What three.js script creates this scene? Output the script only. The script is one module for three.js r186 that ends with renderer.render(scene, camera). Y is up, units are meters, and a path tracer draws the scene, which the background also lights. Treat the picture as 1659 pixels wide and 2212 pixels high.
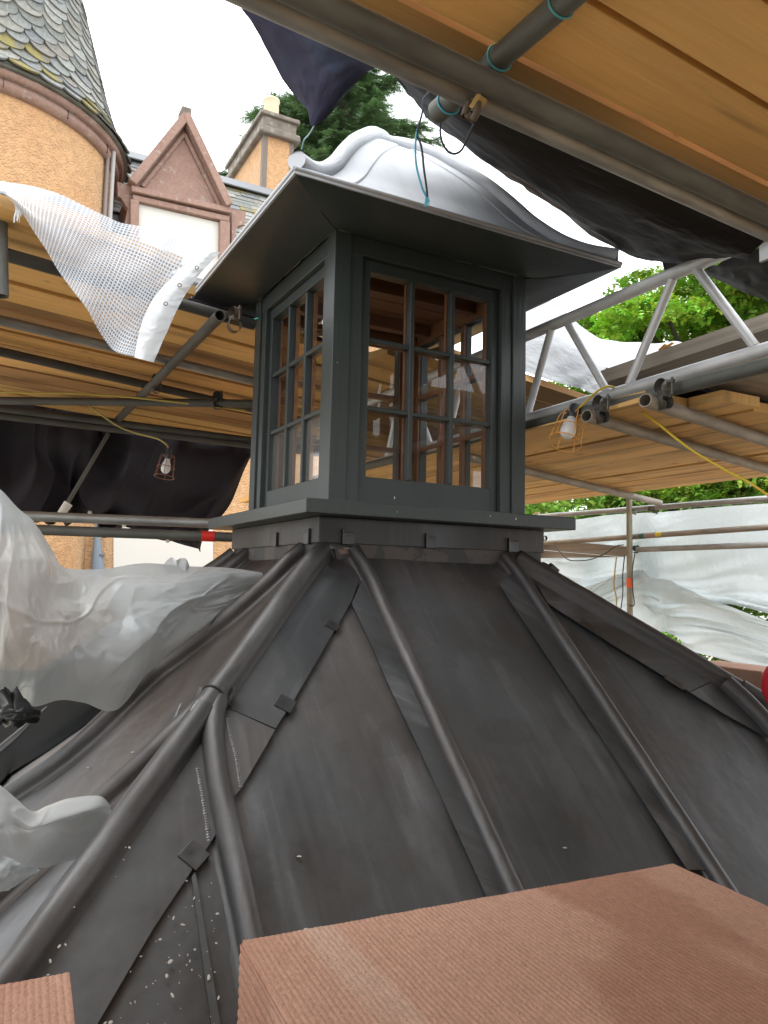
import * as THREE from 'three';
import { mergeGeometries } from 'three/addons/utils/BufferGeometryUtils.js';
import { RoundedBoxGeometry } from 'three/addons/geometries/RoundedBoxGeometry.js';

// ---------------------------------------------------------------- camera, sky, sun, exposure
const scene = new THREE.Scene();
const camera = new THREE.PerspectiveCamera(2 * Math.atan(1106 / 1658) * 180 / Math.PI, 0.75, 0.05, 400);
camera.rotation.set(Math.atan(148 / 1658), 0, 1.24 * Math.PI / 180, 'XYZ');
camera.position.set(0, 0, 0);
const EXPOSURE = 3.5;
const sky = (() => {                                   // overcast: bright, almost even cloud
  const w = 128, h = 64, d = new Float32Array(w * h * 4);
  for (let j = 0; j < h; j++) for (let i = 0; i < w; i++) {
    const el = (j + 0.5) / h * Math.PI - Math.PI / 2, a = i / w * Math.PI * 2, k = (j * w + i) * 4;
    const up = Math.max(0, Math.sin(el));
    const cl = 1 + 0.05 * Math.sin(a * 3 + 1) * Math.cos(el * 5) + 0.04 * Math.sin(a * 7 + el * 9);
    const L = el < 0 ? 0.45 : (0.72 + 0.42 * up) * cl;
    d[k] = L * 0.975; d[k + 1] = L * 1.0; d[k + 2] = L * 1.035; d[k + 3] = 1;
  }
  const t = new THREE.DataTexture(d, w, h, THREE.RGBAFormat, THREE.FloatType);
  t.mapping = THREE.EquirectangularReflectionMapping; t.magFilter = THREE.LinearFilter; t.wrapS = THREE.RepeatWrapping;
  t.needsUpdate = true; return t;
})();
scene.background = sky; scene.environment = sky;
const sun = new THREE.DirectionalLight(new THREE.Color(1, 0.97, 0.92), 0.5);
sun.position.set(-9, 26, -4); sun.target.position.set(0, 0, -4); sun.castShadow = true; sun.shadow.radius = 45;
Object.assign(sun.shadow.camera, { left: -14, right: 14, top: 14, bottom: -14, near: 1, far: 60 });
sun.shadow.mapSize.set(2048, 2048);
scene.add(sun, sun.target);

// ---------------------------------------------------------------- helpers
const V = (x, y, z) => new THREE.Vector3(x, y, z);
const Y = V(0, 1, 0);
let seed = 7;
const rnd = () => { seed = (seed + 0x6D2B79F5) | 0; let t = Math.imul(seed ^ seed >>> 15, 1 | seed); t = t + Math.imul(t ^ t >>> 7, 61 | t) ^ t; return ((t ^ t >>> 14) >>> 0) / 4294967296; };
const rr = (a, b) => a + (b - a) * rnd();
const lerp = (a, b, t) => a + (b - a) * t;
const sstep = (a, b, x) => { const t = Math.min(1, Math.max(0, (x - a) / (b - a))); return t * t * (3 - 2 * t); };
// sight lines measured on the survey picture (1659 wide, 2212 high), used to lay out the site in metres
const Mrot = new THREE.Matrix4().makeRotationFromEuler(camera.rotation);
const ray = (x, y) => V((x - 829.5) / 1658, -(y - 1106) / 1658, -1).applyMatrix4(Mrot);
const P = (x, y, d) => { const r = ray(x, y); return r.multiplyScalar(-d / r.z); };
const H = (x, y, h) => { const r = ray(x, y); return r.multiplyScalar(h / r.y); };
const onPl = (x, y, p, n) => { const r = ray(x, y); return r.multiplyScalar(p.dot(n) / r.dot(n)); };
const AZ = 61.6 * Math.PI / 180;
const U = V(Math.sin(AZ), 0, -Math.cos(AZ)), W_ = V(-Math.cos(AZ), 0, -Math.sin(AZ));   // along the front, and away from it
const uvP = (u, y, v) => V(0, y, 0).addScaledVector(U, u).addScaledVector(W_, v);
const names = {};
const numbered = n => { const k = names[n] = (names[n] || 0) + 1; return k === 1 ? n : n + '_' + String(k - 1).padStart(3, '0'); };
const shade = m => { m.castShadow = true; m.receiveShadow = true; return m; };
function tag(o, label, category, group) { o.userData.label = label; o.userData.category = category; if (group) o.userData.group = group; return o; }
function thing(name, label, category, group) { const o = new THREE.Group(); o.name = numbered(name); scene.add(o); return tag(o, label, category, group); }
function part(parent, name, geo, mat, label) { const m = shade(new THREE.Mesh(geo, mat)); m.name = name; parent.add(m); if (label) m.userData.label = label; return m; }
function solo(name, geo, mat, label, category, group) { const m = shade(new THREE.Mesh(geo, mat)); m.name = numbered(name); scene.add(m); return tag(m, label, category, group); }
function ground(name, geo, mat) { const m = shade(new THREE.Mesh(geo, mat)); m.name = numbered(name); m.userData.kind = 'structure'; scene.add(m); return m; }
function base(o, p) { o.position.copy(p); o.children.forEach(c => c.position.sub(p)); return o; }
const merge = a => mergeGeometries(a.map(g => { const q = g.index ? g.toNonIndexed() : g; for (const k of Object.keys(q.attributes)) if (!['position', 'normal', 'uv'].includes(k)) q.deleteAttribute(k); return q; }), false);
// a box with its axes along three given directions, uv in metres
function box(c, ax, ay, az, lx, ly, lz, o = {}) {
  const g = o.r ? new RoundedBoxGeometry(lx, ly, lz, 2, o.r) : new THREE.BoxGeometry(lx, ly, lz);
  const p = g.attributes.position, n = g.attributes.normal, uv = g.attributes.uv, ou = o.ou || 0, ov = o.ov || 0;
  for (let i = 0; i < p.count; i++) {
    const a = Math.abs(n.getX(i)), b = Math.abs(n.getY(i)), e = Math.abs(n.getZ(i));
    if (b >= a && b >= e) uv.setXY(i, p.getX(i) + ou, p.getZ(i) + ov); else if (e >= a) uv.setXY(i, p.getX(i) + ou, p.getY(i) + ov); else uv.setXY(i, p.getY(i) * 0.4 + ou, p.getZ(i) + ov);
  }
  g.applyMatrix4(new THREE.Matrix4().makeBasis(ax, ay, az).setPosition(c));
  return g;
}
// box between two points (long axis a to b)
function bar(a, b, w, t, up = Y, o = {}) {
  const ax = b.clone().sub(a), L = ax.length(); ax.normalize();
  const az = ax.clone().cross(up).normalize(), ay = az.clone().cross(ax);
  return box(a.clone().add(b).multiplyScalar(0.5), ax, ay, az, L, t, w, o);
}
function rod(a, b, r, r2 = r, seg = 18, open = false) {
  const d = b.clone().sub(a), L = d.length();
  const g = new THREE.CylinderGeometry(r2, r, L, seg, 1, open);
  const uv = g.attributes.uv; for (let i = 0; i < uv.count; i++) uv.setXY(i, uv.getX(i) * 6.283 * r, uv.getY(i) * L);
  g.applyQuaternion(new THREE.Quaternion().setFromUnitVectors(Y, d.normalize())); g.translate((a.x + b.x) / 2, (a.y + b.y) / 2, (a.z + b.z) / 2);
  return g;
}
// hollow scaffold tube with visible bore
function pipe(a, b, r = 0.02415) {
  const d = b.clone().sub(a), L = d.length(), w = 0.004, s = 20;
  const g = new THREE.LatheGeometry([[r - w, -L / 2], [r, -L / 2], [r, L / 2], [r - w, L / 2], [r - w, -L / 2]].map(q => new THREE.Vector2(...q)), s).toNonIndexed();
  g.computeVertexNormals();
  const p = g.attributes.position, n = g.attributes.normal, uv = g.attributes.uv;
  for (let i = 0; i < p.count; i++) {
    const rad = Math.hypot(p.getX(i), p.getZ(i)), sg = rad > r - w / 2 ? 1 : -1;
    if (Math.abs(n.getY(i)) < 0.5) n.setXYZ(i, sg * p.getX(i) / rad, 0, sg * p.getZ(i) / rad);
    uv.setXY(i, (Math.atan2(p.getX(i), p.getZ(i)) + 3.15) * r, p.getY(i));
  }
  g.applyQuaternion(new THREE.Quaternion().setFromUnitVectors(Y, d.normalize())); g.translate((a.x + b.x) / 2, (a.y + b.y) / 2, (a.z + b.z) / 2);
  return g;
}
function tubePath(pts, r, seg = 60, rs = 8) { return new THREE.TubeGeometry(new THREE.CatmullRomCurve3(pts, false, 'centripetal'), seg, r, rs, false); }
const cr = (a, b, c, d, t) => 0.5 * ((2 * b) + (-a + c) * t + (2 * a - 5 * b + 4 * c - d) * t * t + (-a + 3 * b - 3 * c + d) * t * t * t);
// cloth through a net of control points; disp(s, t, p) pushes along the normal (metres)
function sheet(net, nu, nv, disp, thick = 0) {
  const R = net.length, C = net[0].length, pos = [], uv = [], idx = [];
  const at = (r, c) => net[Math.min(R - 1, Math.max(0, r))][Math.min(C - 1, Math.max(0, c))];
  const ev = (s, t) => {
    const fr = t * (R - 1), fc = s * (C - 1), r0 = Math.min(R - 2, Math.floor(fr)), c0 = Math.min(C - 2, Math.floor(fc)), a = fr - r0, b = fc - c0, out = [];
    for (const k of ['x', 'y', 'z']) { const row = []; for (let q = -1; q < 3; q++) row.push(cr(at(r0 + q, c0 - 1)[k], at(r0 + q, c0)[k], at(r0 + q, c0 + 1)[k], at(r0 + q, c0 + 2)[k], b)); out.push(cr(...row, a)); }
    return V(...out);
  };
  let lu = 0, lv = 0; { let a = ev(0, 0.5); for (let i = 1; i <= 20; i++) { const b = ev(i / 20, 0.5); lu += a.distanceTo(b); a = b; } a = ev(0.5, 0); for (let i = 1; i <= 20; i++) { const b = ev(0.5, i / 20); lv += a.distanceTo(b); a = b; } }
  for (let j = 0; j <= nv; j++) for (let i = 0; i <= nu; i++) {
    const s = i / nu, t = j / nv, p = ev(s, t), e = 0.004;
    if (disp) { const n = ev(Math.min(1, s + e), t).sub(ev(Math.max(0, s - e), t)).cross(ev(s, Math.min(1, t + e)).sub(ev(s, Math.max(0, t - e)))).normalize(); p.addScaledVector(n, disp(s, t, p)); }
    pos.push(p.x, p.y, p.z); uv.push(s * lu, t * lv);
  }
  for (let j = 0; j < nv; j++) for (let i = 0; i < nu; i++) { const a = j * (nu + 1) + i, b = a + 1, c = a + nu + 1, d = c + 1; idx.push(a, c, b, b, c, d); }
  const g = new THREE.BufferGeometry(); g.setAttribute('position', new THREE.Float32BufferAttribute(pos, 3)); g.setAttribute('uv', new THREE.Float32BufferAttribute(uv, 2)); g.setIndex(idx); g.computeVertexNormals();
  return g;
}
// closed polygon (3-D points in one plane) as a plate of a given thickness; off = lift above the plane
function plate(pts, n, thick, off = 0, uvo = 0) {
  n = n.clone().normalize();
  const o = pts[0], ax = pts[1].clone().sub(o).projectOnPlane(n).normalize(), ay = n.clone().cross(ax);
  const sh = new THREE.Shape(pts.map(p => { const q = p.clone().sub(o); return new THREE.Vector2(q.dot(ax), q.dot(ay)); }));
  const g = new THREE.ExtrudeGeometry(sh, { depth: thick, bevelEnabled: false });
  const p = g.attributes.position, uv = g.attributes.uv; for (let i = 0; i < p.count; i++) uv.setXY(i, p.getX(i) + uvo, p.getY(i) + uvo * 0.7 + p.getZ(i));
  g.applyMatrix4(new THREE.Matrix4().makeBasis(ax, ay, n).setPosition(o.clone().addScaledVector(n, off)));
  return g;
}

// ---------------------------------------------------------------- noise and textures
const HT = new Float32Array(65536); for (let i = 0; i < 65536; i++) HT[i] = rnd();
const hs = (x, y) => HT[((x * 73 + y * 179 + ((x * y) & 255) * 31) & 65535)];
function vn(x, y, px = 256, py = px) {
  const xi = Math.floor(x), yi = Math.floor(y); let a = x - xi, b = y - yi; a = a * a * (3 - 2 * a); b = b * b * (3 - 2 * b);
  const x0 = ((xi % px) + px) % px, x1 = (x0 + 1) % px, y0 = ((yi % py) + py) % py, y1 = (y0 + 1) % py;
  return lerp(lerp(hs(x0, y0), hs(x1, y0), a), lerp(hs(x0, y1), hs(x1, y1), a), b);
}
function fbm(x, y, px, py, oct = 4, g = 0.5) { let s = 0, a = 1, w = 0; for (let i = 0; i < oct; i++) { s += a * vn(x + i * 17 * px, y, px, py); w += a; a *= g; x *= 2; y *= 2; px *= 2; py *= 2; } return s / w; }
// piecewise flat noise (creases of crumpled film)
function facet(x, y) {
  const F = (x + y) * 0.36603, i = Math.floor(x + F), j = Math.floor(y + F), t = (i + j) * 0.21132, dx = x - (i - t), dy = y - (j - t);
  const o = dx > dy ? [1, 0] : [0, 1], h = (a, b) => hs(((a % 256) + 256) % 256, ((b % 256) + 256) % 256), v0 = h(i, j), v1 = h(i + o[0], j + o[1]), v2 = h(i + 1, j + 1);
  const fx = x + F - i, fy = y + F - j, a = Math.max(fx, fy), b = Math.min(fx, fy);
  return v0 * (1 - a) + v1 * (a - b) + v2 * b;
}
const enc = v => { v = Math.min(1, Math.max(0, v)); return 255 * (v <= 0.0031308 ? v * 12.92 : 1.055 * Math.pow(v, 1 / 2.4) - 0.055); };
function tex(w, h, fn, color, rx = 1, ry = 1) {
  const d = new Uint8Array(w * h * 4);
  for (let j = 0; j < h; j++) for (let i = 0; i < w; i++) {
    const c = fn(i / w, j / h), k = (j * w + i) * 4;
    if (color) { d[k] = enc(c[0]); d[k + 1] = enc(c[1]); d[k + 2] = enc(c[2]); } else d[k] = d[k + 1] = d[k + 2] = Math.min(255, Math.max(0, c * 255));
    d[k + 3] = 255;
  }
  const t = new THREE.DataTexture(d, w, h, THREE.RGBAFormat); t.wrapS = t.wrapT = THREE.RepeatWrapping; t.magFilter = THREE.LinearFilter; t.minFilter = THREE.LinearMipmapLinearFilter; t.generateMipmaps = true;
  if (color) t.colorSpace = THREE.SRGBColorSpace; t.repeat.set(rx, ry); t.needsUpdate = true; return t;
}
const mix3 = (a, b, t) => [lerp(a[0], b[0], t), lerp(a[1], b[1], t), lerp(a[2], b[2], t)];
const mul3 = (a, k) => [a[0] * k, a[1] * k, a[2] * k];
const std = o => new THREE.MeshStandardMaterial({ side: THREE.DoubleSide, ...o });
const phy = o => new THREE.MeshPhysicalMaterial({ side: THREE.DoubleSide, ...o });
const lin = (r, g, b) => new THREE.Color().setRGB(r, g, b);

// scaffold boards: u along the grain (4 m), v across (1 m)
const knots = []; for (let i = 0; i < 46; i++) knots.push([rnd(), rnd(), 0.005 + 0.012 * rnd() * rnd()]);
const woodFn = (x, y) => {
  const warp = fbm(x * 6, y * 10, 6, 10, 3) * 0.5;
  const g1 = fbm(x * 5, y * 90 + warp * 14, 5, 4096, 3), g2 = fbm(x * 40, y * 260, 40, 260, 2), bl = fbm(x * 9, y * 7, 9, 7, 3);
  let c = mix3([0.66, 0.395, 0.14], [0.78, 0.52, 0.215], g1); c = mul3(c, 0.8 + 0.32 * bl); c = mul3(c, 0.94 + 0.12 * g2);
  let kk = 0; for (const [kx, ky, s] of knots) { const dx = (x - kx) * 4, dy = y - ky, d = Math.hypot(dx * (0.35 + 30 * s), dy) / s * (0.7 + 0.6 * vn(x * 60, y * 40, 60, 40)); if (d < 3) kk = Math.max(kk, d < 1 ? 0.62 : 0.22 * (1 - (d - 1) / 2)); }
  c = mix3(c, [0.23, 0.105, 0.03], kk); const st = sstep(0.62, 0.8, fbm(x * 7 + 3, y * 16, 7, 16, 4)); c = mix3(c, [0.30, 0.19, 0.085], st * 0.6); c = mul3(c, 1 - 0.35 * sstep(0.55, 0.75, fbm(x * 3 + 1, y * 6, 3, 6, 4)));
  return c;
};
const woodMap = tex(1024, 512, woodFn, true, 0.25, 1);
const woodBump = tex(512, 512, (x, y) => fbm(x * 5, y * 120, 5, 120, 3), false, 0.25, 1);
const wood = [[1.04, 1.0, 0.92], [0.92, 0.84, 0.74], [0.80, 0.68, 0.55], [1.1, 1.08, 1.02], [0.86, 0.82, 0.78]].map(c => std({ color: lin(...c), map: woodMap, bumpMap: woodBump, bumpScale: 0.001, roughness: 0.72 }));
const woodOld = [[0.5, 0.42, 0.4], [0.62, 0.52, 0.46]].map(c => std({ color: lin(...c), map: woodMap, bumpMap: woodBump, bumpScale: 0.002, roughness: 0.85 }));
const greyWood = std({ map: tex(512, 256, (x, y) => { const g = fbm(x * 4, y * 70, 4, 70, 3), b = fbm(x * 6, y * 5, 6, 5, 3); return mul3(mix3([0.20, 0.17, 0.135], [0.36, 0.32, 0.27], g), 0.7 + 0.6 * b); }, true, 0.5, 1), bumpMap: woodBump, bumpScale: 0.002, roughness: 0.85 });
const rawWood = std({ color: lin(0.9, 0.85, 0.8), map: woodMap, bumpMap: woodBump, bumpScale: 0.004, roughness: 0.85 });
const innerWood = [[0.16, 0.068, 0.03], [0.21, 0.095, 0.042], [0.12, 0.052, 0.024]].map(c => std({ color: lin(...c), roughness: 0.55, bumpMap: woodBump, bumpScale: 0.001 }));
// weathered sheet lead
const leadFn = (x, y) => {
  const a = fbm(x * 4, y * 4, 4, 4, 5), b = fbm(x * 9 + 2, y * 3, 9, 3, 5), c = fbm(x * 26, y * 7, 26, 7, 3), f = fbm(x * 60, y * 60, 60, 60, 2);
  let k = 0.44 + 0.80 * a + 0.5 * (b - 0.5) + 0.42 * (c - 0.5) + 0.10 * (f - 0.5); k *= 1 + 0.35 * sstep(0.66, 0.8, fbm(x * 70 + 9, y * 3, 70, 3, 3)) - 0.3 * sstep(0.66, 0.8, fbm(x * 40 + 3, y * 2 + 1, 40, 2, 3));
  let col = mix3([0.033, 0.029, 0.027], [0.029, 0.0315, 0.0335], sstep(0.35, 0.65, fbm(x * 3 + 5, y * 3, 3, 3, 4)));
  col = mix3(col, [0.075, 0.078, 0.083], 0.55 * sstep(0.60, 0.78, fbm(x * 14, y * 4 + 3, 14, 4, 4)));
  col = mix3(col, [0.025, 0.024, 0.023], 0.6 * sstep(0.63, 0.76, fbm(x * 11 + 8, y * 5, 11, 5, 4)));
  k *= 0.9 + 0.2 * vn(x * 340, y * 340, 340) + 0.24 * sstep(0.55, 0.60, fbm(x * 20 + 2, y * 6 + 7, 20, 6, 5)) - 0.2 * sstep(0.60, 0.64, fbm(x * 9 + 6, y * 12 + 1, 9, 12, 5));
  if (fbm(x * 160, y * 6, 160, 6, 2) > 0.80) k *= 1.35;
  return mul3(col, k);
};
const leadMap = tex(1024, 1024, leadFn, true, 0.55, 0.55);
const leadRough = tex(512, 512, (x, y) => 0.36 + 0.36 * fbm(x * 6, y * 5, 6, 5, 5), false, 0.55, 0.55);
const leadBump = tex(512, 512, (x, y) => 0.7 * fbm(x * 7, y * 7, 7, 7, 4) + 0.3 * fbm(x * 40, y * 40, 40, 40, 2), false, 0.7, 0.7);
const lead = phy({ map: leadMap, roughnessMap: leadRough, roughness: 1, metalness: 0.0, bumpMap: leadBump, bumpScale: 0.004, specularIntensity: 1, ior: 1.65 });
const leadBrown = phy({ map: leadMap, color: lin(0.98, 0.9, 0.85), roughnessMap: leadRough, roughness: 0.92, bumpMap: leadBump, bumpScale: 0.004, ior: 1.6 });
const leadDark = phy({ map: leadMap, color: lin(0.62, 0.54, 0.48), roughnessMap: leadRough, roughness: 1, bumpMap: leadBump, bumpScale: 0.004, ior: 1.6 });
const weldMat = phy({ color: lin(0.14, 0.147, 0.155), roughness: 0.35, metalness: 0.4 });
const leadNew = phy({ map: tex(512, 512, (x, y) => { const a = fbm(x * 3, y * 5, 3, 5, 5), b = fbm(x * 30, y * 4, 30, 4, 3); return mul3([0.36, 0.375, 0.395], 0.72 + 0.36 * a + 0.2 * b); }, true, 0.8, 0.8), roughness: 0.62, bumpMap: leadBump, bumpScale: 0.004, ior: 1.7 });
const patina = std({ map: tex(256, 256, (x, y) => { const a = fbm(x * 6, y * 6, 6, 6, 4); return mix3([0.03, 0.028, 0.025], [0.17, 0.11, 0.08], sstep(0.38, 0.62, a)); }, true, 5, 5), roughness: 0.42, metalness: 0.3, bumpMap: leadBump, bumpScale: 0.004 });
const stained = std({ map: tex(512, 128, (x, y) => { const a = fbm(x * 12, y * 3, 12, 3, 4); return mix3([0.06, 0.05, 0.044], [0.028, 0.028, 0.025], sstep(0.5, 0.57, a)); }, true, 1, 4), roughness: 0.6, bumpMap: leadBump, bumpScale: 0.004 });
// dark green-grey paint
const paint = phy({ color: lin(1, 1, 1), map: tex(512, 512, (x, y) => { const a = fbm(x * 5, y * 5, 5, 5, 4), s = fbm(x * 90, y * 3, 90, 3, 2); return mul3([0.028, 0.0365, 0.034], 0.84 + 0.22 * a + 0.1 * s); }, true, 1, 1), roughness: 0.42, bumpMap: tex(256, 256, (x, y) => fbm(x * 80, y * 4, 80, 4, 2), false, 2, 2), bumpScale: 0.0006 });
// glass
const glass = phy({ color: lin(0.95, 0.96, 0.96), transmission: 1, thickness: 0, roughness: 0.0, ior: 1.5, roughnessMap: null });
const glassDusty = phy({ color: lin(0.75, 0.75, 0.73), transmission: 0.9, thickness: 0, roughness: 0.06, ior: 1.5 });
// steel
const steelFn = (x, y) => { const a = fbm(x * 4, y * 20, 4, 20, 4), b = fbm(x * 12, y * 60, 12, 60, 2); let c = mul3([0.30, 0.305, 0.295], 0.5 + 0.8 * a + 0.2 * b); return mix3(c, [0.17, 0.12, 0.085], 0.35 * sstep(0.6, 0.75, fbm(x * 6, y * 14 + 3, 6, 14, 4))); };
const steelMap = tex(128, 1024, steelFn, true, 6.6, 0.35);
const steel = std({ map: steelMap, roughness: 0.5, metalness: 0.55 });
const steelDark = std({ map: steelMap, color: lin(0.36, 0.365, 0.335), roughness: 0.6, metalness: 0.3 });
const steelBlack = std({ map: steelMap, color: lin(0.20, 0.19, 0.175), roughness: 0.65, metalness: 0.2 });
const steelRust = std({ map: steelMap, color: lin(0.86, 0.74, 0.62), roughness: 0.65, metalness: 0.2 });
const alu = std({ map: tex(64, 512, (x, y) => mul3([0.60, 0.605, 0.61], 0.75 + 0.35 * fbm(x * 6, y * 20, 6, 20, 3)), true, 6.6, 0.6), roughness: 0.5, metalness: 0.35 });
const iron = std({ color: lin(0.10, 0.075, 0.055), roughness: 0.75, metalness: 0.3 });
const blackIron = std({ color: lin(0.02, 0.02, 0.02), roughness: 0.55 });
// red sandstone, sawn
const stoneFn = (x, y) => {
  const a = fbm(x * 3, y * 3, 3, 3, 4), b = fbm(x * 5 + 3, y * 2, 5, 2, 4), f = fbm(x * 150, y * 150, 150, 150, 2);
  let c = mix3([0.315, 0.176, 0.118], [0.37, 0.222, 0.16], a); c = mix3(c, [0.245, 0.115, 0.072], 0.7 * sstep(0.52, 0.64, b));
  c = mix3(c, [0.40, 0.30, 0.235], 0.45 * sstep(0.68, 0.74, fbm(x * 9, y * 1.0, 9, 1, 3)));
  return mul3(c, 0.86 + 0.28 * f);
};
const stoneMap = tex(1024, 1024, stoneFn, true, 1.1, 1.1);
const grit = tex(512, 512, (x, y) => fbm(x * 120, y * 120, 120, 120, 3), false, 3, 3);
const sandstone = std({ map: stoneMap, bumpMap: grit, bumpScale: 0.0013, roughness: 0.92 });
const brownStone = std({ map: tex(512, 512, (x, y) => { const a = fbm(x * 4, y * 4, 4, 4, 5), f = fbm(x * 60, y * 60, 60, 60, 2); let c = mix3([0.34, 0.21, 0.165], [0.44, 0.29, 0.235], a); c = mix3(c, [0.5, 0.44, 0.38], 0.5 * sstep(0.68, 0.76, fbm(x * 16, y * 16, 16, 16, 3))); return mul3(c, 0.85 + 0.3 * f); }, true, 0.8, 0.8), bumpMap: grit, bumpScale: 0.01, roughness: 0.95 });
const mossStone = std({ map: tex(256, 256, (x, y) => { const a = fbm(x * 8, y * 8, 8, 8, 4); let c = mix3([0.19, 0.16, 0.13], [0.34, 0.29, 0.245], a); return mix3(c, [0.40, 0.38, 0.33], 0.7 * sstep(0.6, 0.7, fbm(x * 14 + 3, y * 14, 14, 14, 3))); }, true, 1, 1), bumpMap: grit, bumpScale: 0.014, roughness: 0.95 });
// ochre harled render
const harlFn = (x, y) => { const a = fbm(x * 3, y * 3, 3, 3, 4), f = fbm(x * 45, y * 45, 45, 45, 3), d = fbm(x * 5, y * 1.0, 5, 1, 3); let c = mix3([0.50, 0.28, 0.135], [0.56, 0.345, 0.18], a); c = mul3(c, 0.8 + 0.36 * f); return mix3(c, [0.48, 0.33, 0.20], 0.4 * sstep(0.55, 0.75, d)); };
const harl = std({ map: tex(1024, 1024, harlFn, true, 0.5, 0.5), bumpMap: tex(512, 512, (x, y) => fbm(x * 70, y * 70, 70, 70, 3), false, 1, 1), bumpScale: 0.018, roughness: 0.95 });
const whitePaint = std({ color: lin(0.62, 0.60, 0.55), roughness: 0.7, bumpMap: grit, bumpScale: 0.001 });
// slates
const slateBase = [[0.25, 0.262, 0.25], [0.21, 0.222, 0.225], [0.29, 0.285, 0.25], [0.24, 0.225, 0.195], [0.20, 0.21, 0.19], [0.32, 0.325, 0.30]];
const slateMaps = [0, 1, 2].map(q => tex(128, 128, (x, y) => { const a = fbm(x * 5, y * 5 + q * 31, 5, 512, 4), f = fbm(x * 18, y * 18 + q * 7, 18, 512, 2); let c = mul3([1, 1, 1], 0.6 + 0.6 * a + 0.2 * (f - 0.5)); if (q === 2) c = mix3(c, [1.3, 1.1, 0.15], 0.7 * sstep(0.45, 0.62, fbm(x * 3 + 4, y * 3 + 3, 3, 3, 4))); return mul3(c, 0.62); }, true, q === 2 ? 1 : 2, q === 2 ? 1 : 2));
const slateMat = []; slateBase.forEach((c, i) => slateMat.push(std({ color: lin(c[0] * 1.75, c[1] * 1.75, c[2] * 1.75), map: slateMaps[i % 2], bumpMap: grit, bumpScale: 0.006, roughness: 0.8 })));
const slateLichen = std({ color: lin(0.42, 0.40, 0.32), map: slateMaps[2], bumpMap: grit, bumpScale: 0.008, roughness: 0.9 });
// sheets
const polyBump = tex(512, 512, (x, y) => 0.6 * fbm(x * 6, y * 6, 6, 6, 4) + 0.4 * Math.abs(fbm(x * 14, y * 14, 14, 14, 3) - 0.5) * 2, false, 1.2, 1.2);
const poly = phy({ color: lin(0.41, 0.435, 0.44), transmission: 0.42, thickness: 0, roughness: 0.65, specularIntensity: 1, bumpMap: polyBump, bumpScale: 0.004, clearcoat: 1, clearcoatRoughness: 0.14 });
const polyWall = phy({ color: lin(0.58, 0.63, 0.64), transmission: 0.55, thickness: 0, roughness: 0.95, specularIntensity: 0.5, bumpMap: polyBump, bumpScale: 0.012 });
const tarpBump = tex(512, 512, (x, y) => 0.7 * fbm(x * 5, y * 5, 5, 5, 4) + 0.3 * Math.abs(fbm(x * 9, y * 9, 9, 9, 3) - 0.5) * 2, false, 1, 1);
const tarpNavy = phy({ map: tex(256, 256, (x, y) => { const a = fbm(x * 4, y * 4, 4, 4, 4), h = 0.85 + 0.15 * vn(x * 128, y * 128, 128); return mul3(mix3([0.018, 0.030, 0.062], [0.021, 0.022, 0.050], sstep(0.4, 0.62, a)), h); }, true, 1.5, 1.5), roughness: 0.75, specularIntensity: 0.3, bumpMap: tarpBump, bumpScale: 0.008 });
const tarpBlack = phy({ color: lin(0.014, 0.0125, 0.012), roughness: 0.6, specularIntensity: 0.22, bumpMap: tarpBump, bumpScale: 0.012 });
const tarpInk = phy({ color: lin(0.030, 0.027, 0.034), roughness: 0.65, specularIntensity: 0.25, bumpMap: tarpBump, bumpScale: 0.015 });
const polyBlack = phy({ color: lin(0.006, 0.007, 0.007), roughness: 0.75, specularIntensity: 0.12 });
const polyBlackShiny = phy({ color: lin(0.008, 0.009, 0.009), roughness: 0.3, specularIntensity: 0.4 });
const netAlpha = tex(32, 32, (x, y) => { const a = Math.min(Math.abs(x - 0.5), Math.abs(y - 0.5)); return a < 0.18 ? 1 : 0.34; }, false, 100, 100);
const net = phy({ color: lin(0.50, 0.525, 0.56), roughness: 0.6, transmission: 0.2, thickness: 0, alphaMap: netAlpha, transparent: true });
const netBack = phy({ color: lin(0.36, 0.37, 0.38), roughness: 0.8, transmission: 0.1, thickness: 0, bumpMap: polyBump, bumpScale: 0.01 });
const hemMat = phy({ color: lin(0.56, 0.575, 0.58), roughness: 0.5, transmission: 0.15, thickness: 0, bumpMap: polyBump, bumpScale: 0.01 });
const ropeBlue = std({ color: lin(0.05, 0.30, 0.42), roughness: 0.7 });
const ropeDark = std({ color: lin(0.022, 0.028, 0.045), roughness: 0.8 });
const ropeTeal = std({ color: lin(0.06, 0.26, 0.28), roughness: 0.6 });
const yellow = phy({ color: lin(0.62, 0.44, 0.03), roughness: 0.45 });
const orangeWire = phy({ color: lin(0.72, 0.33, 0.06), roughness: 0.4 });
const bulbMat = phy({ color: lin(0.85, 0.86, 0.86), roughness: 0.25, transmission: 0.2, thickness: 0 });
const redTape = std({ color: lin(0.75, 0.03, 0.02), roughness: 0.5 }), orangeTape = std({ color: lin(0.85, 0.12, 0.02), roughness: 0.5 });

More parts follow.
